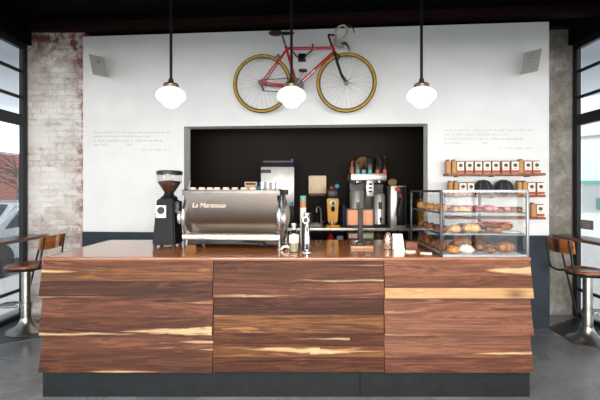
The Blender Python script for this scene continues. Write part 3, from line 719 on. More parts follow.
# tap
t = thing('tap_tower', 'tall chrome tap column with round dial on the counter', 'tap', (X(307, 3.37), 3.37, CT))
MB().lathe([(.055, 0), (.055, .006), (.03, .012), (.026, .02), (.026, .29), (.03, .3), (.03, .325), (.02, .333), (0, .335)], seg=24).build('column', M_CHROME, t)
MB().lathe([(.03, 0), (.03, .03), (.026, .035), (0, .035)], (-.012, -.02, .27), 20, M=Matrix.Rotation(pi/2, 4, 'X')).build('dial_case', M_CHROME, t)
MB().lathe([(.022, .0), (.022, .002)], (-.012, -.056, .27), 20, M=Matrix.Rotation(pi/2, 4, 'X')).build('dial_face', M_BLK, t)
t2 = thing('slim_dispenser', 'slim black upright dispenser standing just left of the chrome tap', 'dispenser', (X(303, 3.45), 3.46, CT))
MB().lathe([(.02, 0), (.02, .008), (.013, .012), (.013, .27), (0, .275)], seg=14).build('column', M_BLK, t2)
# paper cups
M_PCUP = [mat('white_cup_paper', 'e8e2d8', .7), mat('tan_cup_paper', 'b07f58', .7), mat('teal_cup_paper', '5aa79a', .7)]
x_, y_ = X(303, 3.75), 3.75
for i in range(11):
    mm = M_PCUP[0] if i < 8 else (M_PCUP[1] if i < 10 else M_PCUP[2])
    colr = 'white' if i < 8 else ('tan' if i < 10 else 'teal')
    lb = {'teal': 'teal paper cup on top of the tall cup stack', 'tan': '%s tan paper cup in the tall stack behind the tap' % ('lower' if i == 8 else 'upper'), 'white': '%s white paper cup from the bottom of the tall stack' % ORD[i]}[colr]
    m = MB(); m.lathe([(0, 0), (.021, 0), (.029, .085), (.031, .087), (.031, .092), (.027, .09), (.019, .006), (0, .006)], seg=18)
    tag(m.build('paper_cup', mm, loc=(x_, y_, CT+i*.0375)), lb, 'cup', 'stacked paper cups behind the tap')
tag(MB().tube([(-.04, 0, .012), (-.02, -.01, .035), (.01, -.02, .04), (.04, -.01, .02), (.05, .0, .012)], .01, 8).build('white_hose', M_PAPER, loc=(X(286, 3.45), 3.45, CT-.002)), 'short white hose lying between the espresso machine and the bottle', 'hose')
# tablet stand seen from behind
t = thing('tablet_stand', 'wooden till stand with peach panels and dark post, seen from behind', 'till stand', (X(363, 3.5), 3.53, CT))
M_DKW = wood('dark_stand_wood', '120a06', '1c110b', '2a1a11', 61, .5, coat=0, axis='z')
MB().box((0, .08, .012), (.2, .16, .024), bev=.003).build('base', wood('pale_stand_wood', '8a6242', 'a97e57', 'c79d74', 63, .4), t)
MB().box((-.005, .08, .19), (.04, .03, .34), bev=.003).build('post', M_DKW, t)
MB().box((-.005, .085, .035), (.07, .07, .03), bev=.006).build('collar', M_BLK, t)
m = MB(); m.box((-.005, .1, .345), (.25, .018, .012)); m.box((-.005, .1, .198), (.25, .018, .012)); m.box((-.125, .1, .27), (.012, .018, .15)); m.box((.115, .1, .27), (.012, .018, .15)); m.build('tablet_frame', M_DKW, t)
MB().box((-.005, .108, .27), (.235, .012, .14)).build('tablet', mat('peach_back', 'a8704e', .5), t)
# card and jar and little box
t = thing('menu_card', 'blank white card leaning in a small wire holder by the pastry case', 'card', (X(399, 3.4), 3.38, CT))
m = MB(); m.hexa([(-.045, 0, 0), (.045, 0, 0), (.045, .006, 0), (-.045, .006, 0), (-.05, .04, .145), (.033, .04, .145), (.033, .046, .145), (-.05, .046, .145)]); m.build('card', M_PAPER, t)
m = MB(); m.tube([(-.03, .03, .0), (-.03, .055, .16), (.0, .055, .175), (.012, .055, .16), (.01, .03, .0)], .0035, 6); m.tube([(-.03, .03, .004), (-.03, .1, .004)], .0035, 6); m.tube([(.01, .03, .004), (.01, .1, .004)], .0035, 6); m.build('wire_holder', M_BLKM, t)
t = thing('tip_jar', 'small glass jar stuffed with colourful wrapped sweets left of white card', 'jar', (X(388, 3.52), 3.52, CT))
MB().lathe([(0, 0), (.036, 0), (.04, .01), (.04, .1), (.034, .12), (.036, .128)], seg=20, cap=False).build('jar_body', glass('jar_glass', (.9, .9, .88), .12), t)
def confetti():
    k = N('sweet_wrappers'); v = k.n('TexVoronoi'); k.put(v.inputs['Vector'], k.coord()); v.inputs['Scale'].default_value = 55
    s = k.n('SeparateColor'); k.t.links.new(v.outputs['Color'], s.inputs[0])
    return k.bsdf(k.ramp(s.outputs[0], [(0, lin('7a2a22')), (.25, lin('c9b08a')), (.5, lin('a85438')), (.7, lin('d8cdb8')), (.9, lin('4e4a3c'))]), .5)
MB().lathe([(0, .004), (.036, .004), (.037, .1), (.02, .14), (0, .15)], seg=20).build('sweets', confetti(), t)['kind'] = 'stuff'
t = thing('wooden_box', 'small open reddish wooden box between white card and pastry case', 'box', (X(411, 3.6), 3.58, CT))
m = MB(); m.box((0, .04, .004), (.1, .09, .008)); m.box((0, 0, .026), (.1, .008, .052)); m.box((0, .08, .026), (.1, .008, .052)); m.box((-.046, .04, .026), (.008, .075, .052)); m.box((.046, .04, .026), (.008, .075, .052)); m.build('box_body', wood('red_box_wood', '5e2f1b', '84482b', 'a2643f', 71), t)
tag(MB().box((0, 0, .006), (.075, .05, .012), bev=.002).build('card_stack', M_PAPER, loc=(X(410, 3.36), 3.36, CT), rotz=.3), 'low stack of white cards on the counter before the wooden box', 'cards')
tag(MB().box((0, 0, .004), (.09, .055, .008), bev=.002).build('card_stack', M_PAPER, loc=(X(425.5, 3.3), 3.28, CT), rotz=-.35), 'thin white cards lying against the left side of the pastry case', 'cards')

# ------------------------------------------------------------------ pastry case
PC = Vector((1.09, 3.105, CT)); PW, PD, PH = .69, .85, .52
pc = thing('pastry_case', 'glass pastry display case with silver frame at the right counter end', 'display case', PC)
M_ALU = mat('satin_aluminium', '85888b', .4, .85, var=.03)
M_CASEG = glass('case_glass', (.985, .99, .99), .018, edge=.4)
M_SHG = glass('case_shelf_glass', (.9, .94, .94), .06)
M_SEDGE = mat('shelf_edge_metal', '74797b', .45, .6); M_DALU = mat('dark_frame_metal', '3c3d40', .35, .7)  # darker tone for the left, back and side frame members
f = .019
for (x, y) in ((0, 0), (PW, 0), (0, PD), (PW, PD)):
    MB().box((x+(f/2 if x == 0 else -f/2), y+(f/2 if y == 0 else -f/2), PH/2), (f, f, PH), bev=.002).build('frame_post', M_ALU if (y == 0 and x > 0) else M_DALU, pc)
for z in (f/2, PH-f/2):
    for y in (f/2, PD-f/2): MB().box((PW/2, y, z), (PW-2*f, f*.9, f)).build('frame_rail', M_ALU, pc)
    for x in (f/2, PW-f/2): MB().box((x, PD/2, z), (f*.9, PD-2*f, f)).build('frame_rail', M_DALU, pc)
MB().box((PW/2, PD/2, .008), (PW-.05, PD-.05, .014)).build('base_tray', mat('white_tray', 'dedede', .3), pc)
MB().box((PW*.5, .008, PH/2), (PW-2*f, .004, PH-2*f)).build('front_pane', M_CASEG, pc)
for x in (.008, PW-.008): MB().box((x, PD/2, PH/2), (.004, PD-2*f, PH-2*f)).build('side_pane', M_CASEG, pc)
MB().box((PW/2, PD/2, PH-.004), (PW-2*f, PD-2*f, .004)).build('top_pane', M_CASEG, pc)
for x, y in ((PW*.26, PD-.008), (PW*.72, PD-.016)): MB().box((x, y, PH/2), (PW*.48, .004, PH-2*f)).build('sliding_door', M_CASEG, pc)
MB().box((PW*.47, PD-.012, PH/2), (.012, .012, PH-2*f)).build('door_stile', M_ALU, pc)
SH = (.345, .178)
for z in SH:
    s = MB().box((PW/2, PD/2+.01, z-.005), (PW-.03, PD-.06, .008)).build('shelf', M_SHG, pc)
    m = MB(); m.box((PW/2, .035, z-.006), (PW-.03, .006, .010)); m.box((.019, PD/2, z-.006), (.006, PD-.06, .014)); m.box((PW-.019, PD/2, z-.006), (.006, PD-.06, .014)); m.build('shelf_edge', M_SEDGE, s)
# pastries
def crust(name, dark, mid, light, sc_=1.6):
    k = N(name); n1 = k.noise(k.coord(), sc_, 5, .65); n2 = k.noise(k.coord(), sc_*4, 3)
    ff = k.math('ADD', k.math('MULTIPLY', n1, .7), k.math('MULTIPLY', n2, .3))
    return k.bsdf(k.ramp(ff, [(.35, lin(dark)), (.52, lin(mid)), (.68, lin(light))]), .32, bump=n2, bstr=.3, bdist=.05)
C_GOLD = crust('golden_crust', '6d3812', 'c07f3c', 'ecc488'); C_BROWN = crust('brown_crust', '30140a', '7a4420', 'bd8048'); C_DARK = crust('dark_crust', '190b07', '4d2814', '8a5836')
C_PALE = crust('pale_crust', '8a5830', 'c4966a', 'ecd0a8'); C_WHITE = crust('sugar_dusting', '9a7c62', 'ded5cb', 'f4f0ea'); C_PINK = crust('pink_icing', '9b3a48', 'cf7a80', 'e8b6b4'); C_CHOC = crust('chocolate_icing', '22100c', '44241c', '8a6152', 4)
C_RASP = crust('berry_filling', '4e0e1a', '8f2735', 'c0606a')
def bun_mesh(slash=True):
    m = MB()
    def fn(v):
        z = v.z if v.z > 0 else v.z*.55
        r = 1+.05*sin(3*math.atan2(v.y, v.x)+1)+.03*sin(7*v.x+5*v.y)
        if slash and v.z > .5: z -= .10*math.exp(-(v.y*v.y)/.012)
        return Vector((v.x*r, v.y*r, z+.55))
    m.ball((0, 0, 0), (1, 1, .62), 20, fn=fn); return m
def croissant_mesh():
    m = MB(); n = 49; pts = []; rs = []
    for i in range(n):
        s = -1+2*i/(n-1); a = s*1.25
        pts.append((1.0*sin(a), .55*(1-cos(a))-.25, .36*(1-.55*abs(s)))); rs.append((.40*(1-abs(s)**1.6)+.09)*(1+.11*abs(sin(i*.42))))
    m.tube(pts, rs, 14)
    zmin = min(v.co.z for v in m.b.verts)
    for v in m.b.verts: v.co.z = max(v.co.z-zmin-.06, 0)
    return m
def loaf_mesh():
    m = MB()
    def fn(v):
        z = v.z if v.z > 0 else v.z*.5
        q = lambda t: math.copysign(abs(t)**.7, t)
        if v.z > .3: z -= .12*max(0, cos(v.x*9))**6
        return Vector((q(v.x), q(v.y), z+.5))
    m.ball((0, 0, 0), (1, 1, .7), 24, fn=fn); return m
def long_mesh():
    m = MB(); n = 22
    pts = [(-1+2*i/(n-1), .03*sin(i*.7), .2) for i in range(n)]; rs = [.2*min(1, ((1-abs(-1+2*i/(n-1)))*4+.25)**.5) for i in range(n)]
    m.tube(pts, rs, 14); return m
_cache = {}
def pastry(kind, name, label, x, y, z, size, mat_, rot=0, group=None, icing=None):
    key = (kind, mat_.name, icing.name if icing else '')
    if key not in _cache:
        mk = {'bun': bun_mesh, 'croissant': croissant_mesh, 'loaf': loaf_mesh, 'long': long_mesh, 'plain': lambda: bun_mesh(False)}
        if kind == 'donut':
            m = MB(); pts = [(.64*cos(a), .64*sin(a), .36) for a in [2*pi*i/20 for i in range(20)]]; m.tube(pts, .36, 12, closed=True)
        else: m = mk[kind]()
        r = thing(name, label, 'pastry', (0, 0, 0), 0, group); m.build('crust', mat_, r)
        if icing:
            m = MB()
            if kind == 'donut': m.tube([(.64*cos(a), .64*sin(a), .49) for a in [2*pi*i/20 for i in range(20)]], .34, 12, closed=True)
            else: m.tube([(-.85+1.7*i/12, .02*sin(i), .29) for i in range(13)], [.14]*13, 10)
            m.build('icing', icing, r)
        _cache[key] = r; first = True
    else: r = dup(_cache[key], (0, 0, 0)); first = False
    r.name = name; r['label'] = label; r['category'] = 'pastry'
    if group: r['group'] = group
    r.location = PC+Vector((x, y, z)); r.rotation_euler = (0, 0, rot); r.scale = size if isinstance(size, (tuple, list)) else (size,)*3
    return r
Z0, Z1, Z2 = .016, SH[1], SH[0]
def lx(px, y): return X(px, PC.y+y)-PC.x
for i in range(6):
    pastry('bun', 'bread_roll', '%s golden roll from the front in the left row, top case shelf' % ORD[i], .058+.004*(i % 2), .09+i*.13, Z2, (.026, .03, .066), C_GOLD, i*1.1, 'golden rolls on the top case shelf')
for i, px in enumerate((452, 459, 465.5)):
    pastry('plain', 'scone', '%s pale scone from the left at the front of the top case shelf' % ORD[i], lx(px+3, .12), .12, Z2, (.027, .04, .046), C_PALE, i, 'pale scones on the top case shelf')
pastry('plain', 'berry_danish', 'dark red berry danish beside the pale scones, top case shelf', lx(478.5, .12), .12, Z2, (.042, .042, .042), C_RASP)
nm = [('pink', C_PINK), ('pink', C_PINK), ('chocolate', C_CHOC), ('pink', C_PINK), ('chocolate', C_CHOC), ('chocolate', C_CHOC)]
for i, (cn, ic) in enumerate(nm):
    pastry('donut', 'ring_doughnut', '%s %s-iced ring doughnut from the left, front of top case shelf' % (ORD[i], cn), lx(488.5+i*6.0, .065), .065, Z2, (.0275, .036, .05), C_BROWN, 0, 'iced doughnuts on the top case shelf', ic)
for i, px in enumerate((445, 456, 467, 478, 489)):
    pastry('donut', 'ring_doughnut', '%s plain-backed doughnut from the left, back of top case shelf' % ORD[i], lx(px, .42), .42, Z2, (.05, .05, .05), C_BROWN, 0, 'doughnuts at the back of the top case shelf', C_PINK)
for i in range(5):
    pastry('bun', 'chocolate_bun', '%s dark bun from the front in the left row, middle case shelf' % ORD[i], .062, .1+i*.15, Z1, (.03, .034, .062), C_DARK if i % 2 else C_BROWN, i*.9, 'dark buns on the middle case shelf')
pastry('croissant', 'croissant', 'pale croissant at the left front of the middle case shelf', lx(454, .13), .13, Z1, (.058, .06, .068), C_PALE, .3)
pastry('croissant', 'croissant', 'large pale croissant beside the iced slice, middle case shelf', lx(471, .17), .17, Z1, (.075, .07, .078), C_PALE, -.2)
pastry('plain', 'sticky_bun', 'brown sticky bun left of the small croissant back, middle case shelf', lx(462, .33), .33, Z1, (.06, .06, .06), C_BROWN)
pastry('long', 'iced_eclair', 'long pink-iced eclair at the back right of the middle case shelf', lx(494, .30), .30, Z1+.002, (.15, .14, .17), C_BROWN, -.12, None, C_PINK)
pastry('long', 'iced_finger', 'short chocolate finger before the pink eclair, middle case shelf', lx(493, .13), .11, Z1+.001, (.07, .13, .12), C_BROWN, .05, None, C_CHOC)
t = tag(MB().lathe([(0, 0), (.06, 0), (.085, .008), (.086, .011), (.06, .005), (0, .005)], seg=24).build('plate', M_PAPER, loc=PC+Vector((lx(510, .12), .12, Z1))), 'empty white plate at the right front of the middle case shelf', 'plate')
for i in range(4):
    pastry('loaf', 'small_loaf', '%s dark crusted loaf from the front, left row of case bottom' % ORD[i], .072, .19+i*.165, Z0, (.042, .055, .095), C_DARK if i % 2 else C_BROWN, .1, 'dark loaves along the case bottom')
pastry('loaf', 'swirl_loaf', 'pale swirled loaf at the left front corner of the case bottom', lx(453, .07), .07, Z0, (.036, .045, .065), C_GOLD, .4)
pastry('croissant', 'croissant', 'big brown croissant behind the sugared pastry, case bottom', lx(461, .30), .32, Z0, (.10, .10, .115), C_BROWN, .15)
pastry('croissant', 'sugared_croissant', 'sugar-dusted white croissant at the front of the case bottom', lx(466, .12), .13, Z0, (.066, .062, .07), C_WHITE, -.3)
pastry('bun', 'brown_roll', 'dark brown roll right of the sugared croissant, case bottom', lx(480, .22), .22, Z0, (.052, .05, .08), C_BROWN, .2)
pastry('bun', 'brown_roll', 'small brown roll in the middle front of the case bottom', lx(489, .13), .10, Z0, (.045, .04, .058), C_BROWN, .8)
pastry('bun', 'dark_roll', 'darkest roll at the back middle of the case bottom', lx(478, .42), .42, Z0, (.09, .08, .12), C_DARK, .8)
pastry('croissant', 'large_croissant', 'large shiny croissant at the right front of the case bottom', lx(505, .14), .15, Z0, (.085, .075, .095), C_BROWN, .1)

# ------------------------------------------------------------------ wall shelves with coffee bags
M_WSH = wood('wall_shelf_wood', '5f3a26', '865640', 'a87c5e', 81, .5, coat=0)
SD = .20; SHZ = (1.778, 1.537, 1.29)
ul, _, _ = WP(448, 175, SD); ur, _, _ = WP(546, 175, SD)
for z, lb in zip(SHZ, ('top wooden wall shelf holding a full row of coffee bags', 'middle wooden wall shelf just above the pastry case', 'lowest wooden wall shelf, partly behind the pastry case')):
    t = thing('wall_shelf', lb, 'shelf', WW((ul+ur)/2, 0, z), TH, 'wooden shelves on the right of the white wall')
    MB().box((0, -SD/2, -.014), (ur-ul, SD, .026), bev=.003).build('shelf_board', M_WSH, t)
    for k_ in (-.6, 0, .6): MB().box((k_*(ur-ul)/1.6, -.05, -.032), (.02, .1, .012)).build('bracket', M_BLKM, t)
def bag0(label):
    t = thing('coffee_bag', label, 'coffee bag', (0, 0, 0), 0, 'labelled coffee bags on the wall shelves')
    m = MB(); m.hexa([(-.04, -.03, 0), (.04, -.03, 0), (.04, .03, 0), (-.04, .03, 0), (-.04, -.026, .13), (.04, -.026, .13), (.04, .026, .13), (-.04, .026, .13)])
    m.hexa([(-.04, -.026, .13), (.04, -.026, .13), (.04, .026, .13), (-.04, .026, .13), (-.039, -.012, .152), (.039, -.012, .152), (.039, .004, .152), (-.039, .004, .152)])
    m.build('bag_body', M_KRAFT, t)
    l = MB().hexa([(-.034, -.0315, .0), (.0405, -.0315, .0), (.0405, -.029, .0), (-.034, -.029, .0), (-.034, -.0275, .142), (.0405, -.0275, .142), (.0405, -.022, .142), (-.034, -.022, .142)]).build('front_label', M_BAGLAB, t)
    MB().box((.003, -.0325, .021), (.075, .003, .034)).build('red_band', M_RED, l)
    m = MB(); m.lathe([(.0225, 0), (.0225, .0025)], (.003, -.029, .098), 18, M=Matrix.Rotation(pi/2, 4, 'X'))
    for zz in (.064, .056): m.box((.003, -.031, zz), (.04, .002, .003))
    m.build('emblem', M_EMB, l)
    MB().box((0, -.013, .148), (.082, .006, .012)).build('tin_tie', mat('brown_tie', '6b4a2e', .6), t)
    return t
def kraft0(label):
    t = thing('plain_coffee_bag', label, 'coffee bag', (0, 0, 0), 0, 'plain kraft bags on the wall shelves')
    m = MB(); m.hexa([(-.024, -.035, 0), (.024, -.035, 0), (.024, .035, 0), (-.024, .035, 0), (-.022, -.033, .13), (.022, -.033, .13), (.022, .033, .13), (-.022, .033, .13)])
    m.hexa([(-.022, -.033, .13), (.022, -.033, .13), (.022, .033, .13), (-.022, .033, .13), (-.007, -.033, .155), (.006, -.033, .155), (.006, .033, .155), (-.007, .033, .155)])
    m.build('bag_body', M_KRAFT, t); MB().box((-.002, 0, .152), (.022, .072, .012)).build('tin_tie', bpy.data.materials['brown_tie'], t)
    return t
b0 = k0 = None
def put_bag(kind, px, z, label, rot=0):
    global b0, k0
    off = .13 if kind == 'b' else .135
    u, _, d = WP(px, 170, off); loc = WW(u, off, z); r = TH+rot
    if kind == 'b':
        if b0 is None: b0 = bag0(label); b0.location = loc; b0.rotation_euler.z = r
        else: dup(b0, loc, r, label)
        b0.scale.z = .92
    else:
        if k0 is None: k0 = kraft0(label); k0.location = loc; k0.rotation_euler.z = r
        else: dup(k0, loc, r, label)
for i, px in enumerate((459.5, 468.6, 477.4, 486.1, 494.7, 504.4, 513.9, 526.5, 535.3)):
    put_bag('b', px, SHZ[0], '%s white-labelled coffee bag from the left on the top wall shelf' % ORD[i], [.05, .0, .03, -.02, .02, .08, 0, .1, .04][i])
put_bag('k', 447.8, SHZ[0], 'plain kraft bag at the left end of the top wall shelf')
put_bag('k', 453.4, SHZ[0], 'plain kraft bag second from the left on the top wall shelf')
put_bag('k', 519.9, SHZ[0], 'plain kraft bag between white-labelled bags on top wall shelf')
put_bag('k', 450, SHZ[1], 'plain kraft bag at the left end of the middle wall shelf')
put_bag('k', 455.5, SHZ[1], 'plain kraft bag second from left on the middle wall shelf')
put_bag('b', 462, SHZ[1], 'white-labelled coffee bag at the left of the middle wall shelf')
put_bag('b', 469.5, SHZ[1], 'white-labelled coffee bag beside the left dark cap', .25)
put_bag('k', 518.5, SHZ[1], 'plain kraft bag just right of the dark caps', .1)
put_bag('k', 523.8, SHZ[1], 'plain kraft bag against the white-labelled pair, middle wall shelf')
put_bag('b', 530.3, SHZ[1], 'inner of two white-labelled coffee bags right of the dark caps')
put_bag('b', 539.5, SHZ[1], 'white-labelled coffee bag at the right end of the middle wall shelf')
put_bag('k', 532.3, SHZ[2], 'plain kraft bag on the lowest wall shelf')
put_bag('b', 539, SHZ[2], 'white-labelled coffee bag on the lowest wall shelf')
M_CAP = mat('charcoal_cap_fabric', '2f2e31', .8, var=.2, scale=30); M_CAPS = mat('grey_cap_seam', '6d6a6d', .8)
for px, lb in ((483, 'left of two dark ribbed caps on the middle wall shelf'), (503.5, 'right of two dark ribbed caps on the middle wall shelf')):
    u, _, d = WP(px, 190, .11)
    t = thing('cap', lb, 'cap', WW(u, .11, SHZ[1]), TH, 'caps on the middle wall shelf'); t.scale = (1.12, 1.1, 1.25)
    m = MB(); m.lathe([(.098, 0), (.1, .03), (.09, .08), (.065, .115), (.03, .132), (0, .136)], seg=28); m.build('crown', M_CAP, t)
    m = MB()
    for k_ in range(8):
        a = k_*pi/4+.2; m.tube([((.1005)*cos(a), .1005*sin(a), .03), (.0905*cos(a), .0905*sin(a), .08), (.0655*cos(a), .0655*sin(a), .1155), (.03*cos(a), .03*sin(a), .1325)], .0022, 5)
    m.build('seams', M_CAPS, t)
    m = MB(); m.prism([(-.07, -.07), (-.05, -.085), (0, -.088), (.05, -.085), (.07, -.07)], .002, .008, 'z'); m.build('peak', M_CAP, t)

# ------------------------------------------------------------------ back bar
bk = thing('back_counter', 'steel-topped back counter with open lower shelf in the dark opening', 'counter', (.05, 5.45, 0))
MB().box((0, .32, 1.05), (3.3, .62, .04), bev=.004).build('worktop', M_STEEL, bk)
MB().box((0, .33, .79), (3.2, .56, .025)).build('lower_shelf', M_STEEL, bk)
MB().box((0, .6, .92), (3.2, .02, .24)).build('back_panel', M_DARKWALL, bk)
for x in (-1.6, 0, 1.6):
    for y in (.04, .58): MB().box((x, y, .515), (.04, .04, 1.03)).build('leg', M_STEEL, bk)
BT = 1.07
# ice machine
t = thing('ice_machine', 'tall steel-fronted ice machine with dark sides in the dark opening', 'ice machine', (X(277.5, 5.5), 5.5, BT))
MB().box((0, .27, .47), (.47, .5, .94), bev=.01).build('cabinet', M_BLK, t)
MB().box((0, .012, .595), (.46, .02, .56), bev=.006).build('front_panel', mat('mirror_steel', 'b2b0ad', .4, .55), t)
MB().box((-.16, -.002, .81), (.14, .008, .05)).build('name_plate', mat('dark_green_plate', '2f3328', .5), t)
MB().box((.195, -.001, .345), (.04, .004, .05)).build('sticker', mat('blue_sticker', '2f86c4', .5), t)
m = MB(); m.box((.0, .1, .952), (.4, .14, .025)); m.build('vent', M_BLK, t)
t.scale = (1, 1, .958); zt = BT+.90
tag(MB().box((0, 0, .0), (.06, .04, .03)).build('teal_tin', mat('teal_tin', '3ba0a8', .4), loc=(X(269.5, 5.6), 5.75, zt+.016)), 'small teal tin lying on top of the ice machine', 'tin')
tag(MB().lathe([(.0, 0), (.022, 0), (.024, .06), (.01, .07), (.0, .072)], seg=14).build('blue_bottle', mat('blue_plastic', '3a4ec0', .4), loc=(X(292, 5.7), 5.75, zt)), 'small blue bottle on the right top of the ice machine', 'bottle')
# towel dispenser on the back wall
t = thing('towel_dispenser', 'cream paper towel dispenser on the dark wall right of ice machine', 'dispenser', (X(317, 6.15), 6.15, Z(196, 6.15)))
MB().box((0, -.07, .17), (.27, .14, .28), bev=.015).build('cover', mat('cream_plastic', 'e6d0ae', .5, var=.03), t)
MB().box((0, -.075, .025), (.25, .13, .05), bev=.012).build('chute', mat('brown_plastic', '6a4a35', .5), t)
MB().box((-.09, -.142, .1), (.012, .006, .06)).build('latch', M_GREYPRINT, t)
# tap on back counter, towel pile
t = thing('gooseneck_tap', 'dark gooseneck tap on the back counter below the towel dispenser', 'tap', (X(321, 5.85), 5.85, BT))
MB().tube([(0, 0, 0), (0, 0, .2), (-.02, -.03, .27), (-.05, -.08, .28), (-.07, -.11, .25), (-.07, -.115, .2)], .011, 8).build('spout', M_STEEL, t)
m = MB(); m.lathe([(.025, 0), (.025, .03)], seg=14); m.tube([(0, 0, .04), (.05, -.03, .07)], .007, 6); m.build('handle', M_STEEL, t)
t = thing('lidded_jug', 'dark lidded jug on the back counter left of the gooseneck tap', 'jug', (X(311, 5.7), 5.7, BT))
MB().lathe([(0, 0), (.06, 0), (.062, .12), (.045, .15), (.04, .2), (0, .21)], seg=20).build('jug_body', M_BLK, t)
MB().tube([(.045, 0, .17), (.09, 0, .16), (.09, 0, .07), (.06, 0, .05)], .008, 6).build('handle', M_BLK, t)
tag(MB().ball((0, 0, .025), (.11, .07, .045), 18, fn=lambda v: Vector((v.x*(1+.1*sin(6*v.y)), v.y, max(-.5, v.z)+.12*sin(5*v.x)*v.z))).build('cloth_pile', mat('pale_cloth', 'a0958a', .9, bstr=.6), loc=(X(314, 5.55), 5.57, BT)), 'rumpled pale cloth on the back counter in front of jug and tap', 'cloth')
# yellow grinder
M_YEL = mat('yellow_enamel', 'dc9a0c', .35, var=.05)
t = thing('yellow_grinder', 'small bright yellow grinder with a round dial on the back counter', 'grinder', (X(333, 5.6), 5.62, BT))
m = MB(); m.hexa([(-.065, 0, .06), (.065, 0, .06), (.065, .16, .06), (-.065, .16, .06), (-.085, 0, .4), (.085, 0, .4), (.085, .16, .4), (-.085, .16, .4)]); bmesh.ops.bevel(m.b, geom=list(m.b.edges), offset=.012, segments=2, affect='EDGES'); m.build('body', M_YEL, t)
MB().box((0, .04, .015), (.19, .24, .03), bev=.01).build('base', M_YEL, t)
m = MB(); m.box((0, .1, .05), (.08, .06, .07)); m.build('column', M_YEL, t)
MB().lathe([(.045, 0), (.045, .02), (.03, .025), (0, .025)], (0, .004, .335), 24, M=Matrix.Rotation(pi/2, 4, 'X')).build('dial_ring', M_STEEL, t)
MB().lathe([(.026, 0), (.026, .006), (0, .008)], (0, -.02, .335), 20, M=Matrix.Rotation(pi/2, 4, 'X')).build('dial_centre', M_BLK, t)
m = MB(); m.cyl((0, .01, .26), (0, -.05, .235), .03, 14, r2=.02); m.build('chute', M_BLKM, t)
MB().box((0, .08, .47), (.15, .14, .14), bev=.015).build('hopper', M_BLK, t)
tag(MB().lathe([(0, 0), (.024, 0), (.028, .05), (.026, .052), (.02, .006), (0, .006)], seg=16).build('steel_cup', M_STEEL, loc=(X(332, 5.6), 5.585, BT+.03)), 'little steel cup standing on the yellow grinder base', 'cup')
tag(MB().lathe([(.04, 0), (.03, .02), (0, .05)], seg=14).build('red_funnel', mat('red_plastic', 'cc4436', .4), loc=(X(331.5, 5.69), 5.69, BT+.54)), 'small red cone on top of the yellow grinder', 'funnel')
tag(MB().ball((0, 0, .035), .035, 14).build('blue_ball', mat('sky_blue_plastic', '4aa3c8', .4), loc=(X(337, 5.72), 5.73, BT+.54)), 'small blue ball on top of the yellow grinder', 'ball')
# dark cup stack
for i in range(5):
    tag(MB().lathe([(0, 0), (.035, 0), (.042, .075), (.038, .075), (.03, .006), (0, .006)], seg=16).build('dark_cup', mat('navy_cup' if i % 2 else 'black_cup', '1e2433' if i % 2 else '1a191a', .4), loc=(X(344, 5.65), 5.66, BT+i*.058)), '%s dark cup from the bottom, stacked right of the yellow grinder' % ORD[i], 'cup', 'dark cups stacked on the back counter')
# batch brewer
t = thing('batch_brewer', 'twin steel coffee brewer with two urns on the back counter', 'coffee brewer', (X(369, 5.55), 5.55, BT))
MB().box((0, .22, .703), (.5, .42, .1), bev=.012).build('head', M_STEEL, t)
MB().box((0, .33, .33), (.48, .2, .66)).build('back_column', M_BLK, t)
MB().box((0, .15, .02), (.52, .36, .04), bev=.006).build('base', M_BLK, t)
MB().box((.02, .12, .55), (.1, .2, .24), bev=.006).build('control_panel', M_STEEL, t)
m = MB()
for zz in (.6, .55, .5): m.box((.02, .016, zz), (.05, .008, .03))
m.build('buttons', M_BLK, t)
for s, rr_, h in ((-.15, .105, .45), (.165, .085, .40)):
    u_ = MB().lathe([(0, .04), (rr_, .04), (rr_, .04+h), (rr_*.8, .04+h+.03), (0, .04+h+.035)], (s, .13, 0), 28).build('urn', M_STEEL, t)
    m = MB(); m.box((s, .13-rr_-.02, .12), (.03, .05, .03)); m.cyl((s, .13-rr_-.03, .12), (s, .13-rr_-.03, .07), .01); m.build('urn_tap', M_BLK, u_)
    m = MB(); m.box((s, .13-rr_-.003, .3), (.05, .006, .1)); m.build('sight_gauge', M_BLK, u_)
    MB().lathe([(.03, .6), (.08, .62), (.085, .66)], (s, .13, 0), 24).build('brew_basket', M_CHROME, t)
bz = BT+.753
M_COR = mat('coral_base', 'c8503c', .5); M_TEA = mat('teal_base', '5aa6ae', .5); M_SYR = mat('dark_syrup', '2a1d18', .25, var=.2); M_SYR2 = mat('pale_syrup', '7d7468', .3, var=.2)
for i, (px, bm_, sy, h, cn) in enumerate(((352, M_COR, M_SYR2, .13, 'coral'), (357.7, M_TEA, M_SYR2, .13, 'teal'), (363.8, M_TEA, M_SYR, .13, 'teal'), (370, M_TEA, M_SYR2, .13, 'teal'), (377.5, M_COR, M_SYR, .22, 'coral'), (384.7, M_COR, M_SYR, .22, 'coral'))):
    d = 5.62; tt = thing('syrup_bottle', '%s syrup bottle from the left on the brewer, with %s base' % (ORD[i], cn), 'bottle', (X(px, d), d, bz), 0, 'syrup bottles on the coffee brewer')
    MB().lathe([(0, 0), (.031, 0), (.031, .05), (.028, .052), (0, .052)], seg=18).build('base', bm_, tt)
    MB().lathe([(.029, .05), (.03, h*.6), (.014, h*.8), (.012, h), (0, h)], seg=18).build('bottle_body', sy, tt)
    m = MB(); m.lathe([(.016, h), (.016, h+.02), (0, h+.02)], seg=12); m.tube([(0, 0, h+.01), (0, 0, h+.045), (.035, -.02, h+.04)], .005, 6); m.build('pump', M_BLK if i else M_COR, tt)
tag(MB().lathe([(0, 0), (.125, 0), (.128, .01), (.125, .02), (0, .02)], seg=32, M=Matrix.Rotation(pi/2-.15, 4, 'X')).build('round_board', wood('round_board_wood', '4a2f17', '6d4a26', '8a6236', 91, .6), loc=(X(363.5, 5.85), 5.86, bz+.125)), 'round brown board leaning behind the syrup bottles on the brewer', 'board')
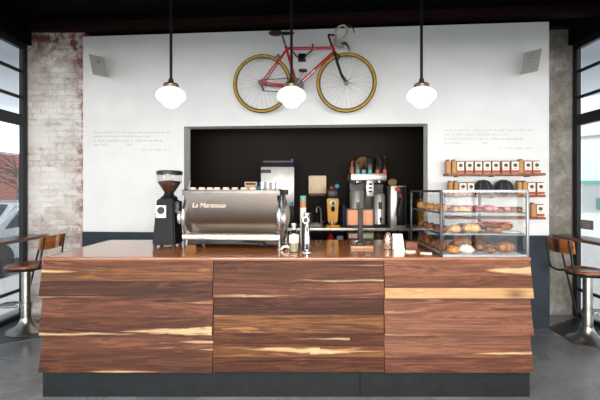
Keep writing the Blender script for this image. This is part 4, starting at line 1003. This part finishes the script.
for px, lb in ((371, 'left'), (381, 'right')):
    tag(MB().box((0, 0, .12), (.1, .06, .24), bev=.012).build('black_pouch', M_BLK, loc=(X(px, 5.75), 5.78, bz)), '%s of two black pouches behind the syrup bottles' % lb, 'pouch')
# hot water tower
t = thing('hot_water_tower', 'tall steel water boiler with dark front and red print, right of brewer', 'boiler', (X(399, 5.45), 5.47, BT))
MB().box((0, .14, .29), (.21, .26, .58), bev=.008).build('cabinet', M_STEEL, t)
MB().box((.035, .004, .3), (.12, .014, .53), bev=.004).build('front_panel', M_BLK, t)
MB().box((-.02, -.006, .53), (.06, .006, .05)).build('red_print', mat('red_display', 'c42a30', .4), t)
MB().box((.025, -.006, .43), (.025, .006, .06)).build('red_print', bpy.data.materials['red_display'], t)
m = MB(); m.tube([(.02, -.01, .42), (-.03, -.06, .28), (-.04, -.07, .16)], .014, 8); m.build('spout', M_BLKM, t)
tag(MB().ball((0, 0, .05), (.07, .045, .055), 14).build('brown_pouch', mat('brown_pouch', '8a6a4c', .8, bstr=.4), loc=(X(393.5, 5.6), 5.66, BT+.58)), 'small brown pouch on top of the water boiler', 'pouch')
# lower shelf goods
LZ = .8025
def goods(name, label, cat, px, wd, h, m1, m2=None, mk=None):
    d = 5.6; tt = thing(name, label, cat, (X(px, d), d, LZ))
    if mk: mk(tt)
    else:
        MB().box((0, .06, h/2), (wd, .12, h), bev=.006).build('carton', m1, tt)
        if m2: MB().box((0, -.002, h*.72), (wd*.8, .004, h*.3)).build('print', m2, tt)
goods('red_bag', 'red bag on the lower back shelf below the yellow grinder', 'bag', 331, .09, .2, None, None,
      lambda tt: (MB().ball((0, .06, .09), (.05, .045, .1), 14, fn=lambda v: Vector((v.x*(1-.35*max(0, v.z)), v.y, v.z*.9))).build('bag_body', mat('red_bag_fabric', 'c01f2c', .6), tt), MB().tube([(-.02, .06, .16), (-.015, .06, .22), (.015, .06, .22), (.02, .06, .16)], .005, 6).build('handle', bpy.data.materials['red_bag_fabric'], tt)))
goods('blue_carton', 'dark blue carton on the lower back shelf beside red bag', 'carton', 340, .1, .16, mat('navy_carton', '24344e', .6), M_GREYPRINT)
goods('red_carton', 'red and white carton on the lower back shelf below the brewer', 'carton', 353, .15, .2, mat('red_carton_print', '9c2f2a', .6), M_PAPER)
goods('green_carton', 'green and white carton on the lower back shelf right of till stand', 'carton', 368, .17, .2, mat('green_carton_print', '7f8f35', .6), M_PAPER)
goods('brown_pot', 'round brown pot on the lower back shelf beside the green carton', 'pot', 380, .12, .18, None, None,
      lambda tt: (MB().lathe([(0, 0), (.06, 0), (.075, .08), (.07, .15), (.05, .18)], (0, .07, 0), 20).build('pot_body', mat('brown_glaze', '5a3a28', .4), tt), MB().lathe([(.055, .175), (.03, .2), (.012, .205), (.015, .22), (0, .225)], (0, .07, 0), 20).build('lid', bpy.data.materials['brown_glaze'], tt)))

# ------------------------------------------------------------------ outside
struct(MB().box((0, 6, -.12), (90, 60, .04)).build('ground', mat('pale_pavement', 'bdbcba', .8)))
def facade_mat():
    k = N('red_brick_facade'); b = k.n('TexBrick'); sp = k.n('SeparateXYZ'); k.put(sp.inputs[0], k.coord()); cb = k.n('CombineXYZ')
    k.put(cb.inputs[0], sp.outputs['Y']); k.put(cb.inputs[1], sp.outputs['Z']); k.put(b.inputs['Vector'], cb.outputs[0])
    b.inputs['Scale'].default_value = 1; b.inputs['Brick Width'].default_value = .24; b.inputs['Row Height'].default_value = .08; b.inputs['Mortar Size'].default_value = .01
    b.inputs['Color1'].default_value = lin('b8645a'); b.inputs['Color2'].default_value = lin('a4544c'); b.inputs['Mortar'].default_value = lin('c09a90')
    return k.bsdf(b.outputs[0], .9)
t = thing('brick_building', 'red brick building across the street through the left window', 'building', (-13.5, 17, 0))
MB().box((-2, 0, 1.6), (4, 18, 3.2)).build('facade', facade_mat(), t)
MB().box((-2, 0, 3.26), (4.3, 18.3, .12)).build('cornice', mat('pale_cornice', 'c9c2bb', .8), t)
for y in (-6.1, -3.1, -.1, 3.1, 6.1):
    wn = MB().box((.02, y, 2.0), (.06, 1.4, 1.7)).build('window', mat('facade_window_trim', 'd8d4d0', .7), t)
    MB().box((.055, y, 2.0), (.02, 1.2, 1.5)).build('pane', mat('facade_pane', '4a5560', .15), wn)
t = thing('parked_car', 'pale grey car parked outside the left window', 'car', (-6.6, 9.0, -.1), .0)
M_CARP = mat('pale_car_paint', 'b9c2c8', .25, .3)
m = MB(); m.prism([(-2.2, .3), (-2.2, .75), (-1.4, .9), (-.8, 1.42), (.7, 1.45), (1.5, .95), (2.2, .85), (2.25, .3)], -.85, .85, 'x'); bmesh.ops.bevel(m.b, geom=list(m.b.edges), offset=.06, segments=2, affect='EDGES'); m.build('body', M_CARP, t)
m = MB(); m.prism([(-1.2, .93), (-.72, 1.34), (.62, 1.37), (1.25, .97)], -.87, .87, 'x'); m.build('side_window', mat('car_glass', '2c3a42', .1), t)
m = MB(); m.hexa([(-.7, -1.36, .9), (.7, -1.36, .9), (.65, -.84, 1.36), (-.65, -.84, 1.36), (-.7, -1.4, .93), (.7, -1.4, .93), (.65, -.88, 1.40), (-.65, -.88, 1.40)]); m.build('windscreen', bpy.data.materials['car_glass'], t)
for x in (-.82, .82):
    for y in (-1.35, 1.4): MB().lathe([(.0, -.09), (.32, -.09), (.32, .09), (0, .09)], (x, y, .32), 24, M=Matrix.Rotation(pi/2, 4, 'Y')).build('wheel', M_BLK, t)
t = thing('street_tree', 'bare branched street tree outside the left window', 'tree', (-7.9, 11.2, -.1))
M_BARK = mat('grey_bark', '5d5450', .9, bstr=.5)
m = MB(); rt = random.Random(11)
m.tube([(0, 0, 0), (.05, 0, 1.2), (.0, .05, 2.3)], [.09, .075, .06], 8); m.build('trunk', M_BARK, t)
m = MB()
for k_ in range(26):
    a = rt.uniform(0, 2*pi); z0 = rt.uniform(1.7, 2.3); L = rt.uniform(.8, 2.2); up = rt.uniform(.1, 1)
    p1 = Vector((L*.5*cos(a), L*.5*sin(a), z0+up*.5)); p2 = Vector((L*cos(a+.3), L*sin(a+.3), z0+up*L*.6))
    m.tube([(0, 0, z0), p1, p2], [.016, .009, .004], 5)
    for j in range(3):
        b_ = a+rt.uniform(-1, 1); m.tube([p1+(p2-p1)*rt.random(), p2+Vector((.4*cos(b_), .4*sin(b_), rt.uniform(-.2, .4)))], [.005, .002], 4)
m.build('branches', M_BARK, t)
t = thing('pale_building', 'pale building with a teal awning band through the right window', 'building', (10.5, 13.8, -.1), R(40))
MB().box((2, 0, 2.5), (4, 14, 5)).build('facade', mat('pale_render', 'f4f4f2', .8, var=.02), t)
MB().box((-.25, 0, 1.95), (.5, 13, .12)).build('awning', mat('teal_awning', '7fb8b4', .7), t)
for y in (-3, -.2, 2.6):
    m = MB(); m.box((-.02, y, 3.1), (.04, .06, 1.0)); m.box((-.02, y+.6, 3.58), (.04, 1.2, .06)); m.build('window_trim', mat('grey_trim', 'a5abae', .7), t)
    MB().box((-.03, y+.3, 1.2), (.05, .25, .4)).build('wall_box', bpy.data.materials['teal_awning'], t)
t = thing('window_notice', 'small grey notice stuck low on the right window pane', 'notice', (XS-.012, 4.84, 1.17))
MB().box((0, 0, 0), (.006, .22, .11)).build('sheet', mat('grey_notice', '7a726c', .7), t)
m = MB()
for zz in (.025, 0, -.025): m.box((-.004, 0, zz), (.002, .15, .006))
m.build('print', M_GREYPRINT, t)
